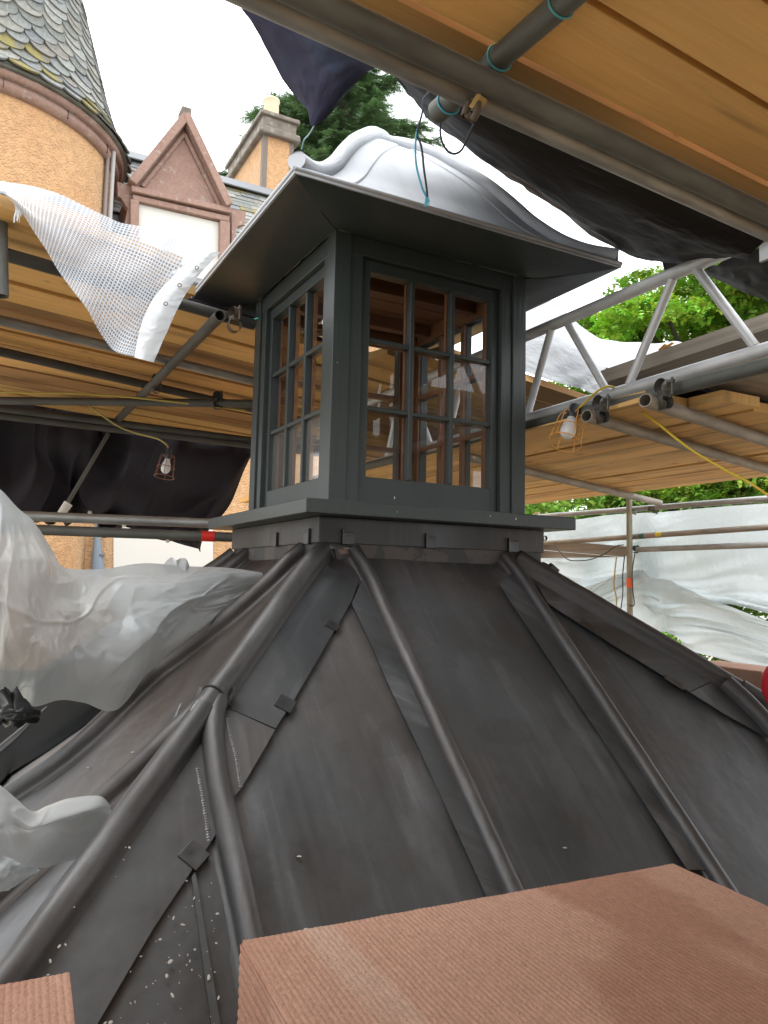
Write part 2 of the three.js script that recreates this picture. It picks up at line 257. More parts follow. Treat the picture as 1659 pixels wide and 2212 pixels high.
// ---------------------------------------------------------------- ground far below
ground('ground', (() => { const g = new THREE.PlaneGeometry(300, 300, 60, 60); g.rotateX(-Math.PI / 2); const p = g.attributes.position, uv = g.attributes.uv; for (let i = 0; i < p.count; i++) { p.setY(i, -8 + 0.3 * fbm(p.getX(i) * 0.08 + 40, p.getZ(i) * 0.08 + 40, 256, 256, 2)); uv.setXY(i, p.getX(i), p.getZ(i)); } g.computeVertexNormals(); return g; })(),
  std({ map: tex(512, 512, (x, y) => { const a = fbm(x * 8, y * 8, 8, 8, 5), f = fbm(x * 90, y * 90, 90, 90, 2); return mul3(mix3([0.36, 0.33, 0.28], [0.27, 0.26, 0.21], a), 0.75 + 0.5 * f); }, true, 0.2, 0.2), roughness: 0.95 }));

// ---------------------------------------------------------------- leaded roof
const LW = 0.88;
const C = P(709, 1080, 2.7);                                   // foot of the nearest lantern corner
const BO = 0.045, TF = Math.tan(43.5 * Math.PI / 180), TL = 0.857;
const B = C.clone().addScaledVector(U, -BO).addScaledVector(W_, -BO).setY(0.075), BW = LW + 2 * BO;
const Fp = (a, s) => B.clone().addScaledVector(U, a).addScaledVector(W_, -s).addScaledVector(Y, -TF * s);
const Lp = (b, s) => B.clone().addScaledVector(W_, b).addScaledVector(U, -s).addScaledVector(Y, -TL * s);
const nF = Y.clone().addScaledVector(W_, -TF).normalize(), nL = Y.clone().addScaledVector(U, -TL).normalize(), nR = Y.clone().addScaledVector(U, TF / 1.3).normalize();
const fh = (x, y) => onPl(x, y, B, nF), lh = (x, y) => onPl(x, y, B, nL);
const HA = 0.860, HK = 1.300;                                // right hip on the front slope
const roof = thing('leaded_roof', 'dark leaded roof with round rolls sloping down from the lantern', 'roof');
{
  const bay = (name, fn, s1, aL, aR, nrm, mat = lead) => {
    const ns = 48, na = 26, pos = [], uv = [], idx = [];
    for (let j = 0; j <= ns; j++) for (let i = 0; i <= na; i++) {
      const s = -0.02 + (s1 + 0.02) * j / ns, a = lerp(aL(s), aR(s), i / na), p = fn(a, s);
      p.addScaledVector(nrm, 0.010 * (fbm(a * 5 + 20, s * 4 + 20, 256, 256, 3) - 0.5));
      pos.push(p.x, p.y, p.z); uv.push(a, s * 1.4);
    }
    for (let j = 0; j < ns; j++) for (let i = 0; i < na; i++) { const a = j * (na + 1) + i, b = a + 1, c = a + na + 1, d = c + 1; idx.push(a, c, b, b, c, d); }
    const g = new THREE.BufferGeometry(); g.setAttribute('position', new THREE.Float32BufferAttribute(pos, 3)); g.setAttribute('uv', new THREE.Float32BufferAttribute(uv, 2)); g.setIndex(idx); g.computeVertexNormals();
    part(roof, name, g, mat);
  };
  const hl = s => -1.107 * s, hr = s => HA + HK * s;
  bay('lead_sheet', Fp, 1.36, hl, () => 0.143, nF); bay('lead_sheet', Fp, 1.36, () => 0.143, () => 0.805, nF); bay('lead_sheet', Fp, 1.36, () => 0.805, hr, nF);
  bay('lead_sheet', Lp, 1.5, s => -0.9035 * s, () => 0.2, nL, leadBrown); bay('lead_sheet', Lp, 1.5, () => 0.2, s => BW + 0.9 * s, nL, leadBrown);
  const Rp = (b, s) => B.clone().addScaledVector(U, HA + s * HK).addScaledVector(W_, b).addScaledVector(Y, -TF * s);
  bay('lead_sheet', Rp, 1.3, s => -s, s => BW + 0.9 * s, nR);
  const Kp = (a, s) => B.clone().addScaledVector(U, a).addScaledVector(W_, BW + s).addScaledVector(Y, -TF * s);
  bay('lead_sheet', Kp, 1.2, s => -1.107 * s, s => HA + HK * s, Y.clone().addScaledVector(W_, TF).normalize());

  // half-round rolls dressed over wooden cores
  const prof = [[-2.1, 0], [-1.4, 0.04], [-1.02, 0.16], [-0.93, 0.5], [-1.0, 0.9], [-0.88, 1.3], [-0.62, 1.62], [-0.3, 1.8], [0, 1.86], [0.3, 1.8], [0.62, 1.62], [0.88, 1.3], [1.0, 0.9], [0.93, 0.5], [1.02, 0.16], [1.4, 0.04], [2.1, 0]];
  const profH = prof.map(([x, y]) => Math.abs(x) > 1.3 ? [Math.sign(x) * (Math.abs(x) > 1.8 ? 1.25 : 1.1), Math.abs(x) > 1.8 ? -0.7 : -0.3] : [x, y]);
  const rollGeo = (pts, nrm, r, seg = 50, wob = 1, prof_ = prof) => {
    const cv = new THREE.CatmullRomCurve3(pts, false, 'centripetal'), pos = [], uv = [], idx = [], m = prof_.length, ph = rnd() * 50;
    const L = cv.getLength();
    for (let j = 0; j <= seg; j++) {
      const t = j / seg, p = cv.getPointAt(t), d = cv.getTangentAt(t), n = nrm.clone().projectOnPlane(d).normalize(), x = d.clone().cross(n);
      const w = r * (1 + 0.07 * wob * (fbm(t * L * 7 + ph, ph, 256, 256, 2) - 0.5)), sh = 0.005 * wob * (fbm(t * L * 3 + ph, 9 + ph, 256, 256, 2) - 0.5);
      for (let i = 0; i < m; i++) { const q = p.clone().addScaledVector(x, prof_[i][0] * w + sh).addScaledVector(n, prof_[i][1] * w - 0.001); pos.push(q.x, q.y, q.z); uv.push(i * 0.018, t * L); }
    }
    for (let j = 0; j < seg; j++) for (let i = 0; i < m - 1; i++) { const a = j * m + i, b = a + 1, c = a + m, e = c + 1; idx.push(a, b, c, b, e, c); }
    const g = new THREE.BufferGeometry(); g.setAttribute('position', new THREE.Float32BufferAttribute(pos, 3)); g.setAttribute('uv', new THREE.Float32BufferAttribute(uv, 2)); g.setIndex(idx); g.computeVertexNormals(); return g;
  };
  const up = (p, k = 0.05) => p.clone().addScaledVector(Y, k);
  const nH = nF.clone().add(nL).normalize(), nH2 = nF.clone().add(nR).normalize();
  const hipP = s => Fp(-1.107 * s, s), hipR = s => Fp(HA + HK * s, s);
  part(roof, 'hip_roll', rollGeo([up(hipP(-0.02), -0.01), hipP(0.06), hipP(0.3), hipP(0.485)], nH, 0.0310, 50, 1, profH), lead);
  part(roof, 'hip_roll', rollGeo([hipP(0.455), hipP(0.52), hipP(0.9), hipP(1.36)], nH, 0.0325, 50, 1, profH), lead);
  part(roof, 'branch_roll', rollGeo([Fp(-0.452, 0.40), Fp(-0.495, 0.475), Fp(-0.511, 0.56), Fp(-0.512, 0.8), Fp(-0.515, 1.36)], nF, 0.0275), lead);
  part(roof, 'branch_roll', rollGeo([Lp(-0.405, 0.43), Lp(-0.43, 0.52), Lp(-0.44, 0.6), Lp(-0.44, 0.9), Lp(-0.44, 1.5)], nL, 0.0265), leadBrown);
  for (const a of [0.143, 0.805]) part(roof, 'batten_roll', rollGeo([up(Fp(a - 0.016, -0.01), 0.008), up(Fp(a - 0.01, 0.012), 0.004), Fp(a, 0.05), Fp(a, 0.4), Fp(a, 0.9), Fp(a, 1.36)], nF, 0.0248), leadBrown);
  part(roof, 'hip_roll', rollGeo([hipR(-0.01), hipR(0.03), hipR(0.3), hipR(0.50)], nH2, 0.029, 50, 1, profH), leadBrown);
  part(roof, 'hip_roll', rollGeo([hipR(0.49), hipR(0.8), hipR(1.3)], nH2, 0.031, 50, 1, profH), leadBrown);
  part(roof, 'branch_roll', rollGeo([Fp(1.44, 0.47), Fp(1.475, 0.56), Fp(1.50, 0.9), Fp(1.50, 1.3)], nF, 0.034), lead);
  const l1 = [[595.6, 1259], [512.3, 1334], [395.6, 1425.7], [345.6, 1462], [164, 1633], [47, 1715], [-120, 1830]].map(q => lh(...q));
  part(roof, 'batten_roll', rollGeo([Lp(0.165, -0.02), Lp(0.165, 0.03), ...l1], nL, 0.028, 60), leadBrown);
  part(roof, 'batten_roll', rollGeo([Lp(0.79, -0.02), Lp(0.79, 0.03), Lp(0.82, 0.5), Lp(0.86, 1.2)], nL, 0.028), leadBrown);
  part(roof, 'batten_roll', rollGeo([Lp(0.98, -0.02), Lp(1.0, 0.03), Lp(1.5, 0.5), Lp(2, 1.0)], nL, 0.03), leadBrown);

  // lapped strips with a free edge
  const strip = (pts, hit = fh, n = nF, th = 0.003, off = 0.0105, mat = lead) => part(roof, 'lead_lap', plate(pts.map(q => hit(...q)), n, th, off, rr(0, 3)), mat);
  strip([[690, 1222], [772, 1262], [757, 1304], [632.6, 1518], [592, 1580], [500, 1540], [440, 1530]]);
  strip([[440, 1540], [499, 1541], [591, 1583], [575, 1612], [545, 1664], [517, 1711], [496, 1735], [478, 1768], [467, 1803], [446, 1836], [412, 1886], [330, 2010], [206, 2222], [-60, 2222], [160, 1965], [333, 1715], [415, 1592]]);
  strip([[757, 1309], [775, 1270], [783, 1248], [900, 1480], [1085, 1905], [1140, 2030], [1080, 2030], [1042, 1931], [983.8, 1802], [900.5, 1618.8], [853, 1520], [829.6, 1468.8], [800, 1400]], fh, nF, 0.003, 0.0095);
  strip([[1076, 1268], [1104, 1240], [1300, 1532], [1520, 1884], [1480, 1884], [1324, 1641.6], [1200, 1455]], fh, nF, 0.003, 0.0105);
  strip([[1152, 1262], [1180, 1310], [1330, 1405], [1484, 1500], [1530, 1478], [1400, 1402]], fh, nF, 0.003, 0.0125);
  strip([[1532, 1480], [1486, 1501], [1560, 1548], [1676, 1612], [1690, 1590], [1590, 1514]], fh, nF, 0.003, 0.0125);
  strip([[412, 1900], [420, 1884], [475, 2222], [455, 2222]], fh, nF, 0.003, 0.006);
  strip([[660, 1228], [540, 1345], [470, 1440], [400, 1560], [421, 1582], [575, 1365], [690, 1212]], lh, nL, 0.0035, 0.006, leadBrown);

  // folded clips holding the laps
  const clip = (x, y, ang, n = nF, hit = fh, w = 0.046, l = 0.05) => {
    const c = hit(x, y), e = hit(x + Math.cos(ang), y + Math.sin(ang)).sub(c).normalize(), b = e.clone().cross(n);
    part(roof, 'lead_clip', merge([box(c.clone().addScaledVector(n, 0.0158), e, n, b, w, 0.0028, l, { r: 0.0013 }), box(c.clone().addScaledVector(n, 0.009).addScaledVector(b, -l / 2 + 0.002), e, n, b, w, 0.014, 0.004, { r: 0.0015 })]), lead);
  };
  const a0 = Math.atan2(1582 - 1304, 592 - 757), a1 = Math.atan2(1860 - 1800, 405 - 460), a2 = Math.atan2(1500 - 1310, 1484 - 1180);
  clip(715, 1357, a0, nF, fh, 0.034, 0.042); clip(613, 1527, a0); clip(416, 1855, a1, nF, fh, 0.048, 0.052); clip(1268, 1358, a2, nF, fh, 0.07, 0.03); clip(1452, 1480, a2, nF, fh, 0.075, 0.03);

  // burned welds where the rolls meet
  const weld = (pts, hit, n, lift) => {
    const p = pts.map(q => hit(...q).addScaledVector(n, lift)), cv = new THREE.CatmullRomCurve3(p), L = cv.getLength(), k = Math.round(L / 0.0065), gs = [];
    for (let i = 0; i <= k; i++) { const g = new THREE.SphereGeometry(0.0062 * rr(0.8, 1.15), 8, 6), q = cv.getPointAt(i / k), d = cv.getTangentAt(i / k); g.scale(1, 0.5, 0.62); g.applyMatrix4(new THREE.Matrix4().makeBasis(n.clone().cross(d), n, d).setPosition(q)); gs.push(g); }
    part(roof, 'weld_seam', merge(gs), weldMat);
  };
  weld([[488, 1560], [494, 1590], [507, 1640], [517, 1705]], fh, nF, 0.012);
  weld([[424, 1668], [434, 1720], [443, 1780], [449, 1822]], fh, nF, 0.012);
  weld([[478, 1524], [455, 1535], [432, 1556], [417, 1590], [414, 1620]], fh, nH, 0.052);
  weld([[405, 1540], [396, 1562], [384, 1598]], lh, nL, 0.03);
  part(roof, 'weld_seam', (() => { const c = hipP(0.425), d = hipP(0.5).sub(c).normalize(), x = d.clone().cross(nH); return tubePath(prof.slice(1, -1).map(([a, b]) => c.clone().addScaledVector(x, a * 0.0322).addScaledVector(nH, b * 0.0322 - (Math.abs(a) > 1.3 ? 0.008 : 0))), 0.003, 40, 6); })(), blackIron, 'dark lap line across the hip roll');

  // spatters of pale paint and mortar
  const fl = []; seed = 99;
  for (let i = 0; i < 170; i++) {
    const x = rr(60, 470), y = 1790 + 430 * Math.pow(rnd(), 0.8); if (x + (y - 1790) * 0.9 < 250 || x > 505) continue;
    const onHip = Math.abs(x - (158 + (1965 - y) * 0.7)) < 55, p = fh(x, y).addScaledVector(nF, onHip ? 0.03 + 0.02 * rnd() : 0.011), s = 0.0009 + 0.0026 * Math.pow(rnd(), 3);
    const g = new THREE.IcosahedronGeometry(s, 0); g.scale(rr(0.8, 2.2), 0.35, rr(0.6, 1.3)); g.rotateY(rnd() * 6); g.applyQuaternion(new THREE.Quaternion().setFromUnitVectors(Y, nF)); g.translate(p.x, p.y, p.z); fl.push(g);
  }
  for (const [x, y] of [[286, 1628], [190, 1660], [248, 1722], [645, 1853], [660, 2010], [1218, 1834]]) { const g = new THREE.IcosahedronGeometry(0.004, 0); g.scale(1.6, 0.5, 1); const p = (x < 300 ? lh(x, y) : fh(x, y)).addScaledVector(nF, 0.006); g.translate(p.x, p.y, p.z); fl.push(g); }
  part(roof, 'paint_fleck', merge(fl), std({ color: lin(0.34, 0.32, 0.29), roughness: 0.9 })).userData.kind = 'stuff';
  base(roof, uvP(B.dot(U) + BW / 2, -1.1, B.dot(W_) + BW / 2));
}

// ---------------------------------------------------------------- the lantern
const lantern = thing('roof_lantern', 'square dark green timber lantern with small-paned windows and a leaded cap', 'roof lantern');
const cen = C.clone().addScaledVector(U, LW / 2).addScaledVector(W_, LW / 2);
const faces = [
  { o: C.clone(), al: U.clone(), out: W_.clone().negate() }, { o: C.clone(), al: W_.clone(), out: U.clone().negate() },
  { o: C.clone().addScaledVector(W_, LW), al: U.clone(), out: W_.clone() }, { o: C.clone().addScaledVector(U, LW), al: W_.clone(), out: U.clone() }];
{
  const y0 = C.y, at = (f, a, y, out) => f.o.clone().addScaledVector(f.al, a).setY(y0 + y).addScaledVector(f.out, out);
  const fb = (f, a0, a1, b0, b1, o0, o1, o = {}) => box(at(f, (a0 + a1) / 2, (b0 + b1) / 2, (o0 + o1) / 2), f.al, Y, f.al.clone().cross(Y), a1 - a0, b1 - b0, Math.abs(o1 - o0), o);
  const slabY = [0.217, 0.2667];
  part(lantern, 'sill_slab', box(cen.clone().setY((slabY[0] + slabY[1]) / 2), U, Y, U.clone().cross(Y), LW + 0.286, slabY[1] - slabY[0], LW + 0.286, { r: 0.004 }), paint);
  part(lantern, 'upstand', box(cen.clone().setY(0.075), U, Y, U.clone().cross(Y), LW + 0.09, 0.28, LW + 0.09), stained);
  faces.forEach((f, k) => part(lantern, 'apron_flashing', fb(f, -0.052, LW + 0.052, 0.126 - y0, 0.2155 - y0, 0.047 + (k % 2) * 0.0015, 0.0535 + (k % 2) * 0.0015, { r: 0.002 }), leadDark));
  const fc = (f, a, lo, hi, w) => part(lantern, 'flashing_clip', merge([fb(f, a, a + w, lo, hi, 0.054, 0.060, { r: 0.002 }), fb(f, a, a + 0.006, lo, hi + 0.012, 0.054, 0.064, { r: 0.002 })]), leadDark);
  for (const a of [0.03, 0.37, 0.75]) fc(faces[0], a, 0.122 - y0, 0.165 - y0, 0.05);
  for (const a of [0.02, 0.34]) fc(faces[1], a, 0.122 - y0, 0.165 - y0, 0.05);
  part(lantern, 'corner_patch', plate([[722, 1186], [762, 1186], [757, 1216], [728, 1216]].map(q => onPl(...q, at(faces[0], 0, 0, 0.047), W_)), faces[0].out, 0.003, 0.001), patina);
  part(lantern, 'corner_patch', plate([[675, 1184], [700, 1178], [760, 1184], [760, 1187], [700, 1186], [680, 1196]].map(q => onPl(...q, at(faces[0], 0, 0, 0.054), W_)), faces[0].out, 0.003, 0.0022), patina);
  // posts
  for (const [a, b] of [[0, 0], [1, 0], [0, 1], [1, 1]]) {
    const c = C.clone().addScaledVector(U, a ? LW - 0.0335 : 0.0335).addScaledVector(W_, b ? LW - 0.0335 : 0.0335).setY((0.267 + y0 + 1.0) / 2);
    part(lantern, 'corner_post', box(c, U, Y, U.clone().cross(Y), 0.067, y0 + 1.0 - 0.267, 0.067, { r: 0.003 }), paint);
    const ci = C.clone().addScaledVector(U, a ? LW - 0.1 : 0.1).addScaledVector(W_, b ? LW - 0.1 : 0.1).setY((0.27 + y0 + 0.99) / 2);
    part(lantern, 'inner_post', box(ci, U, Y, U.clone().cross(Y), 0.058, y0 + 0.99 - 0.27, 0.058, { ou: a, ov: b }), innerWood[0]);
  }
  const gx = [0.163, 0.351, 0.539, 0.727], gy = [0.10, 0.36, 0.62, 0.88];
  faces.forEach((f, k) => {
    const e = (k % 2) * 0.001;
    for (const [a0, a1] of [[0.068, 0.1195], [LW - 0.1195, LW - 0.068]]) part(lantern, 'window_jamb', fb(f, a0, a1, -0.012, 0.93, -0.065, -0.009 - e, { r: 0.003 }), paint);
    part(lantern, 'head_board', fb(f, 0.068, LW - 0.068, 0.925, 0.998, -0.065, -0.007 - e, { r: 0.003 }), paint);
    const sash = part(lantern, 'window', merge([fb(f, 0.121, 0.163, -0.012, 0.924, -0.07, -0.03, { r: 0.003 }), fb(f, 0.727, 0.759, -0.012, 0.924, -0.07, -0.03, { r: 0.003 }), fb(f, 0.1625, 0.7275, -0.012, 0.10, -0.07, -0.0305, { r: 0.003 }), fb(f, 0.1625, 0.7275, 0.88, 0.924, -0.07, -0.0305, { r: 0.003 })]), paint);
    for (const x of [gx[1], gx[2]]) part(sash, 'glazing_bar', fb(f, x - 0.0095, x + 0.0095, 0.10, 0.88, -0.066, -0.034, { r: 0.005 }), paint);
    for (const y of [gy[1], gy[2]]) for (let i = 0; i < 3; i++) part(sash, 'glazing_bar', fb(f, gx[i] + (i ? 0.0095 : 0), gx[i + 1] - (i < 2 ? 0.0095 : 0), y - 0.009, y + 0.009, -0.065, -0.037, { r: 0.004 }), paint);
    for (let i = 0; i < 3; i++) for (let j = 0; j < 3; j++) {
      const pts = [[gx[i], gy[j]], [gx[i + 1], gy[j]], [gx[i + 1], gy[j + 1]], [gx[i], gy[j + 1]]].map(([a, y]) => at(f, a, y, -0.052 + rr(-0.0006, 0.0006)));
      const g = new THREE.BufferGeometry(); g.setAttribute('position', new THREE.Float32BufferAttribute(pts.flatMap(p => [p.x, p.y, p.z]), 3)); g.setAttribute('uv', new THREE.Float32BufferAttribute([0, 0, 1, 0, 1, 1, 0, 1], 2)); g.setIndex([0, 1, 2, 0, 2, 3]); g.computeVertexNormals();
      part(sash, 'pane', g, k === 1 && j === 0 ? glassDusty : glass);
    }
    // brown stained timber inside
    const il = [];
    for (const [a0, a1] of [[0.0705, 0.160], [0.73, LW - 0.0705]]) il.push(fb(f, a0, a1, -0.008, 0.99, -0.082, -0.0715));
    il.push(fb(f, 0.161, 0.729, -0.008, 0.097, -0.082, -0.0715), fb(f, 0.161, 0.729, 0.883, 0.99, -0.082, -0.0715));
    for (const x of [gx[1], gx[2]]) il.push(fb(f, x - 0.012, x + 0.012, 0.10, 0.88, -0.082, -0.067));
    for (const y of [gy[1], gy[2]]) for (let i = 0; i < 3; i++) il.push(fb(f, gx[i] + 0.0125, gx[i + 1] - 0.0125, y - 0.011, y + 0.011, -0.081, -0.0665));
    part(lantern, 'inner_lining', merge(il), innerWood[k % 3]);
  });
  for (let i = 0; i < 6; i++) part(lantern, 'ceiling_board', fb(faces[0], 0.075, LW - 0.075, 0.955, 0.975, -0.0945 - i * 0.118, -0.0945 - i * 0.118 - 0.112, { ou: i * 0.7, ov: i * 0.21 }), innerWood[i % 3]);
  for (const a of [0.24, 0.62]) part(lantern, 'ceiling_beam', fb(faces[0], 0.09, LW - 0.09, 0.90, 0.953, -a, -a - 0.05), innerWood[2]);
  for (const [q0, q1] of [[0.01, 0.06], [0.075, 0.31], [0.325, 0.52], [0.53, 0.60], [0.63, 0.83]]) part(lantern, 'caulk_line', tubePath([0, 0.25, 0.5, 0.75, 1].map(t => at(faces[0], lerp(q0, q1, t), 0.9955 + 0.0022 * (rnd() - 0.5), 0.0015)), 0.0017, 16, 5), std({ color: lin(0.16, 0.16, 0.15), roughness: 0.9 }));
  for (const [q0, q1] of [[0.02, 0.3], [0.34, 0.5], [0.55, 0.84]]) part(lantern, 'caulk_line', tubePath([0, 0.25, 0.5, 0.75, 1].map(t => at(faces[1], lerp(q0, q1, t), 0.9955 + 0.003 * (rnd() - 0.5), 0.0015)), 0.0024, 16, 5), std({ color: lin(0.15, 0.12, 0.09), roughness: 0.9 }));
  part(lantern, 'paint_fleck', merge([[0.285, 0.03, -0.03, 0.005], [0.60, -0.03, 0.1435, 0.003], [0.72, -0.035, 0.1435, 0.004], [0.02, 0.5, 0.0005, 0.002], [0.2, -0.04, 0.1435, 0.002]].map(([a, y, o, s]) => { const g = new THREE.IcosahedronGeometry(s, 0); g.scale(0.6, 1.2, 0.5); const p = at(faces[0], a, y, o); g.translate(p.x, p.y, p.z); return g; })), std({ color: lin(0.5, 0.5, 0.47), roughness: 0.9 })).userData.kind = 'stuff';
  part(lantern, 'inner_sill', fb(faces[0], 0.085, LW - 0.085, -0.0095, -0.003, -0.085, -LW + 0.085), innerWood[1]);

  // soffit, drip edge and bell-shaped cap
  const OE = 0.27, yE = 1.300, half = LW / 2 + OE;
  const sp = [[0.0, 1.2735], [0.04, 1.270], [0.10, 1.2685], [0.17, 1.272], [0.23, 1.279], [0.262, 1.2855]];
  const table = [[0, 0], [0.07, 0.022], [0.16, 0.06], [0.25, 0.11], [0.36, 0.195], [0.45, 0.29], [0.55, 0.385], [0.65, 0.465], [0.77, 0.55], [0.88, 0.605], [0.96, 0.635], [1.01, 0.645]];
  const hh = s => { for (let i = 1; i < table.length; i++) if (s <= table[i][0]) { const k = Math.max(0, i - 1), a = table[Math.max(0, k - 1)][1], b = table[k][1], c = table[i][1], d = table[Math.min(table.length - 1, i + 1)][1]; return cr(a, b, c, d, (s - table[k][0]) / (table[i][0] - table[k][0])); } return 0.645; };
  const surf = (fn, nu, nv) => { const pos = [], uv = [], idx = []; for (let j = 0; j <= nv; j++) for (let i = 0; i <= nu; i++) { const [p, a, b] = fn(i / nu, j / nv); pos.push(p.x, p.y, p.z); uv.push(a, b); } for (let j = 0; j < nv; j++) for (let i = 0; i < nu; i++) { const a = j * (nu + 1) + i, b = a + 1, c = a + nu + 1, d = c + 1; idx.push(a, c, b, b, c, d); } const g = new THREE.BufferGeometry(); g.setAttribute('position', new THREE.Float32BufferAttribute(pos, 3)); g.setAttribute('uv', new THREE.Float32BufferAttribute(uv, 2)); g.setIndex(idx); g.computeVertexNormals(); return g; };
  const cy = cen.clone().setY(0);
  const capP = (f, q, lat, lift = 0) => cy.clone().addScaledVector(f.out, half - q).addScaledVector(f.al, lat).setY(yE + hh(q * Math.SQRT2) + lift);
  faces.forEach((f, k) => {
    part(lantern, 'soffit_board', surf((a, b) => { const fr = b * (sp.length - 1), i = Math.min(sp.length - 2, Math.floor(fr)), t = fr - i, o = lerp(sp[i][0], sp[i + 1][0], t) + 0.0015, y = lerp(sp[i][1], sp[i + 1][1], t), hw = LW / 2 + o; return [cy.clone().addScaledVector(f.out, hw).addScaledVector(f.al, hw * (2 * a - 1)).setY(y + 0.006 * (fbm(a * 4 + k * 9 + 3, b * 3 + 3, 256, 256, 2) - 0.5)), a * 1.4, b * 0.3]; }, 30, 10), paint);
    part(lantern, 'drip_edge', merge([box(cy.clone().addScaledVector(f.out, half - 0.004).setY(1.291), f.al, Y, f.al.clone().cross(Y), half * 2 - 0.008 * (k % 2) - 0.001, 0.013, 0.008), rod(cy.clone().addScaledVector(f.out, half - 0.001).addScaledVector(f.al, -half).setY(1.3005), cy.clone().addScaledVector(f.out, half - 0.001).addScaledVector(f.al, half).setY(1.3005), 0.0075, 0.0075, 10)]), leadNew);
    part(lantern, 'lead_sheet', surf((a, b) => { const q = half * b * 0.9995, w = half - q; const lat = w * (2 * a - 1); return [capP(f, q, lat, 0.004 * (fbm(lat * 5 + k * 7 + 30, q * 5 + 30, 256, 256, 2) - 0.5)), lat, q]; }, 24, 44), leadNew);
    for (const sg of [-1, 1]) part(lantern, 'lead_lap', surf((a, b) => { const q = 0.005 + (half - 0.16) * b, w = half - q; const lat = sg * (w - 0.01 - 0.115 * a); return [capP(f, q, lat, a > 0.99 ? 0.0005 : 0.009), lat, q + 3]; }, 60, 40), leadNew);
  });
  const hips = [[-1, -1], [1, -1], [1, 1], [-1, 1]];
  for (const [a, b] of hips) {
    const pts = []; for (let i = 0; i <= 22; i++) { const q = 0.012 + (half - 0.02) * i / 22; pts.push(cy.clone().addScaledVector(U, a * (half - q)).addScaledVector(W_, b * (half - q)).setY(yE + hh(q * Math.SQRT2) + lerp(0.03, 0.017, sstep(0, 0.12, q)))); }
    const roll = part(lantern, 'hip_roll', tubePath(pts, 0.0305, 70, 18), leadNew);
    const d = U.clone().multiplyScalar(a).addScaledVector(W_, b).normalize();
    part(roll, 'end_cap', rod(pts[0].clone().addScaledVector(d, -0.001), pts[0].clone().addScaledVector(d, 0.0045), 0.0315, 0.031, 26), leadNew);
  }
  const ap = new THREE.SphereGeometry(0.06, 24, 12); ap.scale(1, 0.6, 1); ap.translate(cy.x, yE + 0.65, cy.z); part(lantern, 'apex_knob', ap, leadNew);
  base(lantern, cen.clone().setY(0.075));
}

// ---------------------------------------------------------------- parapet with loose coping stones
{
  const wall = thing('parapet_wall', 'red sandstone parapet wall below the two coping blocks', 'wall');
  const c = uvP(0.9, -4.4, 0.66); part(wall, 'masonry', box(c, U, Y, U.clone().cross(Y), 3.4, 7.2, 0.5), brownStone); base(wall, uvP(0.9, -8, 0.66));
  // sawn block: half-round grooves across top and side, running along the block's width
  const block = (name, a, b, len, depth, hgt, label) => {
    const ex = b.clone().sub(a).normalize(), ez = ex.clone().cross(Y), sh = [];   // ez points to the photographer
    const pitch = 0.0072, n = Math.round(len / pitch), m = Math.round(hgt / 0.013);
    for (let i = 0; i < m; i++) for (let k = 0; k < 4; k++) { const t = k / 4; sh.push(new THREE.Vector2(-0.0016 * Math.sin(Math.PI * t), -hgt + (i + t) * hgt / m)); }
    sh.push(new THREE.Vector2(0, -0.004), new THREE.Vector2(0.003, 0));
    for (let i = 0; i < n; i++) { const am = 0.0006 * rr(0.6, 1.3); for (let k = i ? 0 : 1; k < 5; k++) { const t = k / 5; sh.push(new THREE.Vector2((i + t) * len / n, am * Math.sin(Math.PI * t))); } }
    sh.push(new THREE.Vector2(len, 0), new THREE.Vector2(len, -hgt));
    const g = new THREE.ExtrudeGeometry(new THREE.Shape(sh), { depth, steps: 40, bevelEnabled: false });
    const p = g.attributes.position, nn = g.attributes.normal, uv = g.attributes.uv;
    for (let i = 0; i < p.count; i++) {
      const x = p.getX(i), y = p.getY(i), z = p.getZ(i), w = 0.0014 * (fbm(x * 40 + 50, z * 60 + y * 50 + 50, 256, 256, 2) - 0.5);
      if (Math.abs(nn.getZ(i)) < 0.5) { if (Math.abs(nn.getX(i)) > 0.75) { uv.setXY(i, z + 0.5, y); p.setX(i, x + w); } else { uv.setXY(i, x, z); p.setY(i, y + w); } } else uv.setXY(i, x, y + 0.3);
    }
    g.applyMatrix4(new THREE.Matrix4().makeBasis(ex, Y, ez).setPosition(a)); g.computeVertexNormals();
    const t = thing(name, label, 'stone block', null); part(t, 'stone', g, sandstone); base(t, a.clone().addScaledVector(ex, len / 2).setY(a.y - hgt)); return t;
  };
  const A = H(521, 2033, -0.45), Bk = H(1455, 1866, -0.45);
  block('coping_block', A, Bk, A.distanceTo(Bk), 0.52, 0.30, 'large ribbed red sandstone block filling the lower right foreground');
  const A2 = H(150, 2101, -0.45), D2 = A2.clone().sub(Bk).normalize();
  block('coping_block', A2.clone().addScaledVector(D2, 0.7), A2, 0.7, 0.52, 0.30, 'pale red sandstone block cut off by the lower left corner');
}

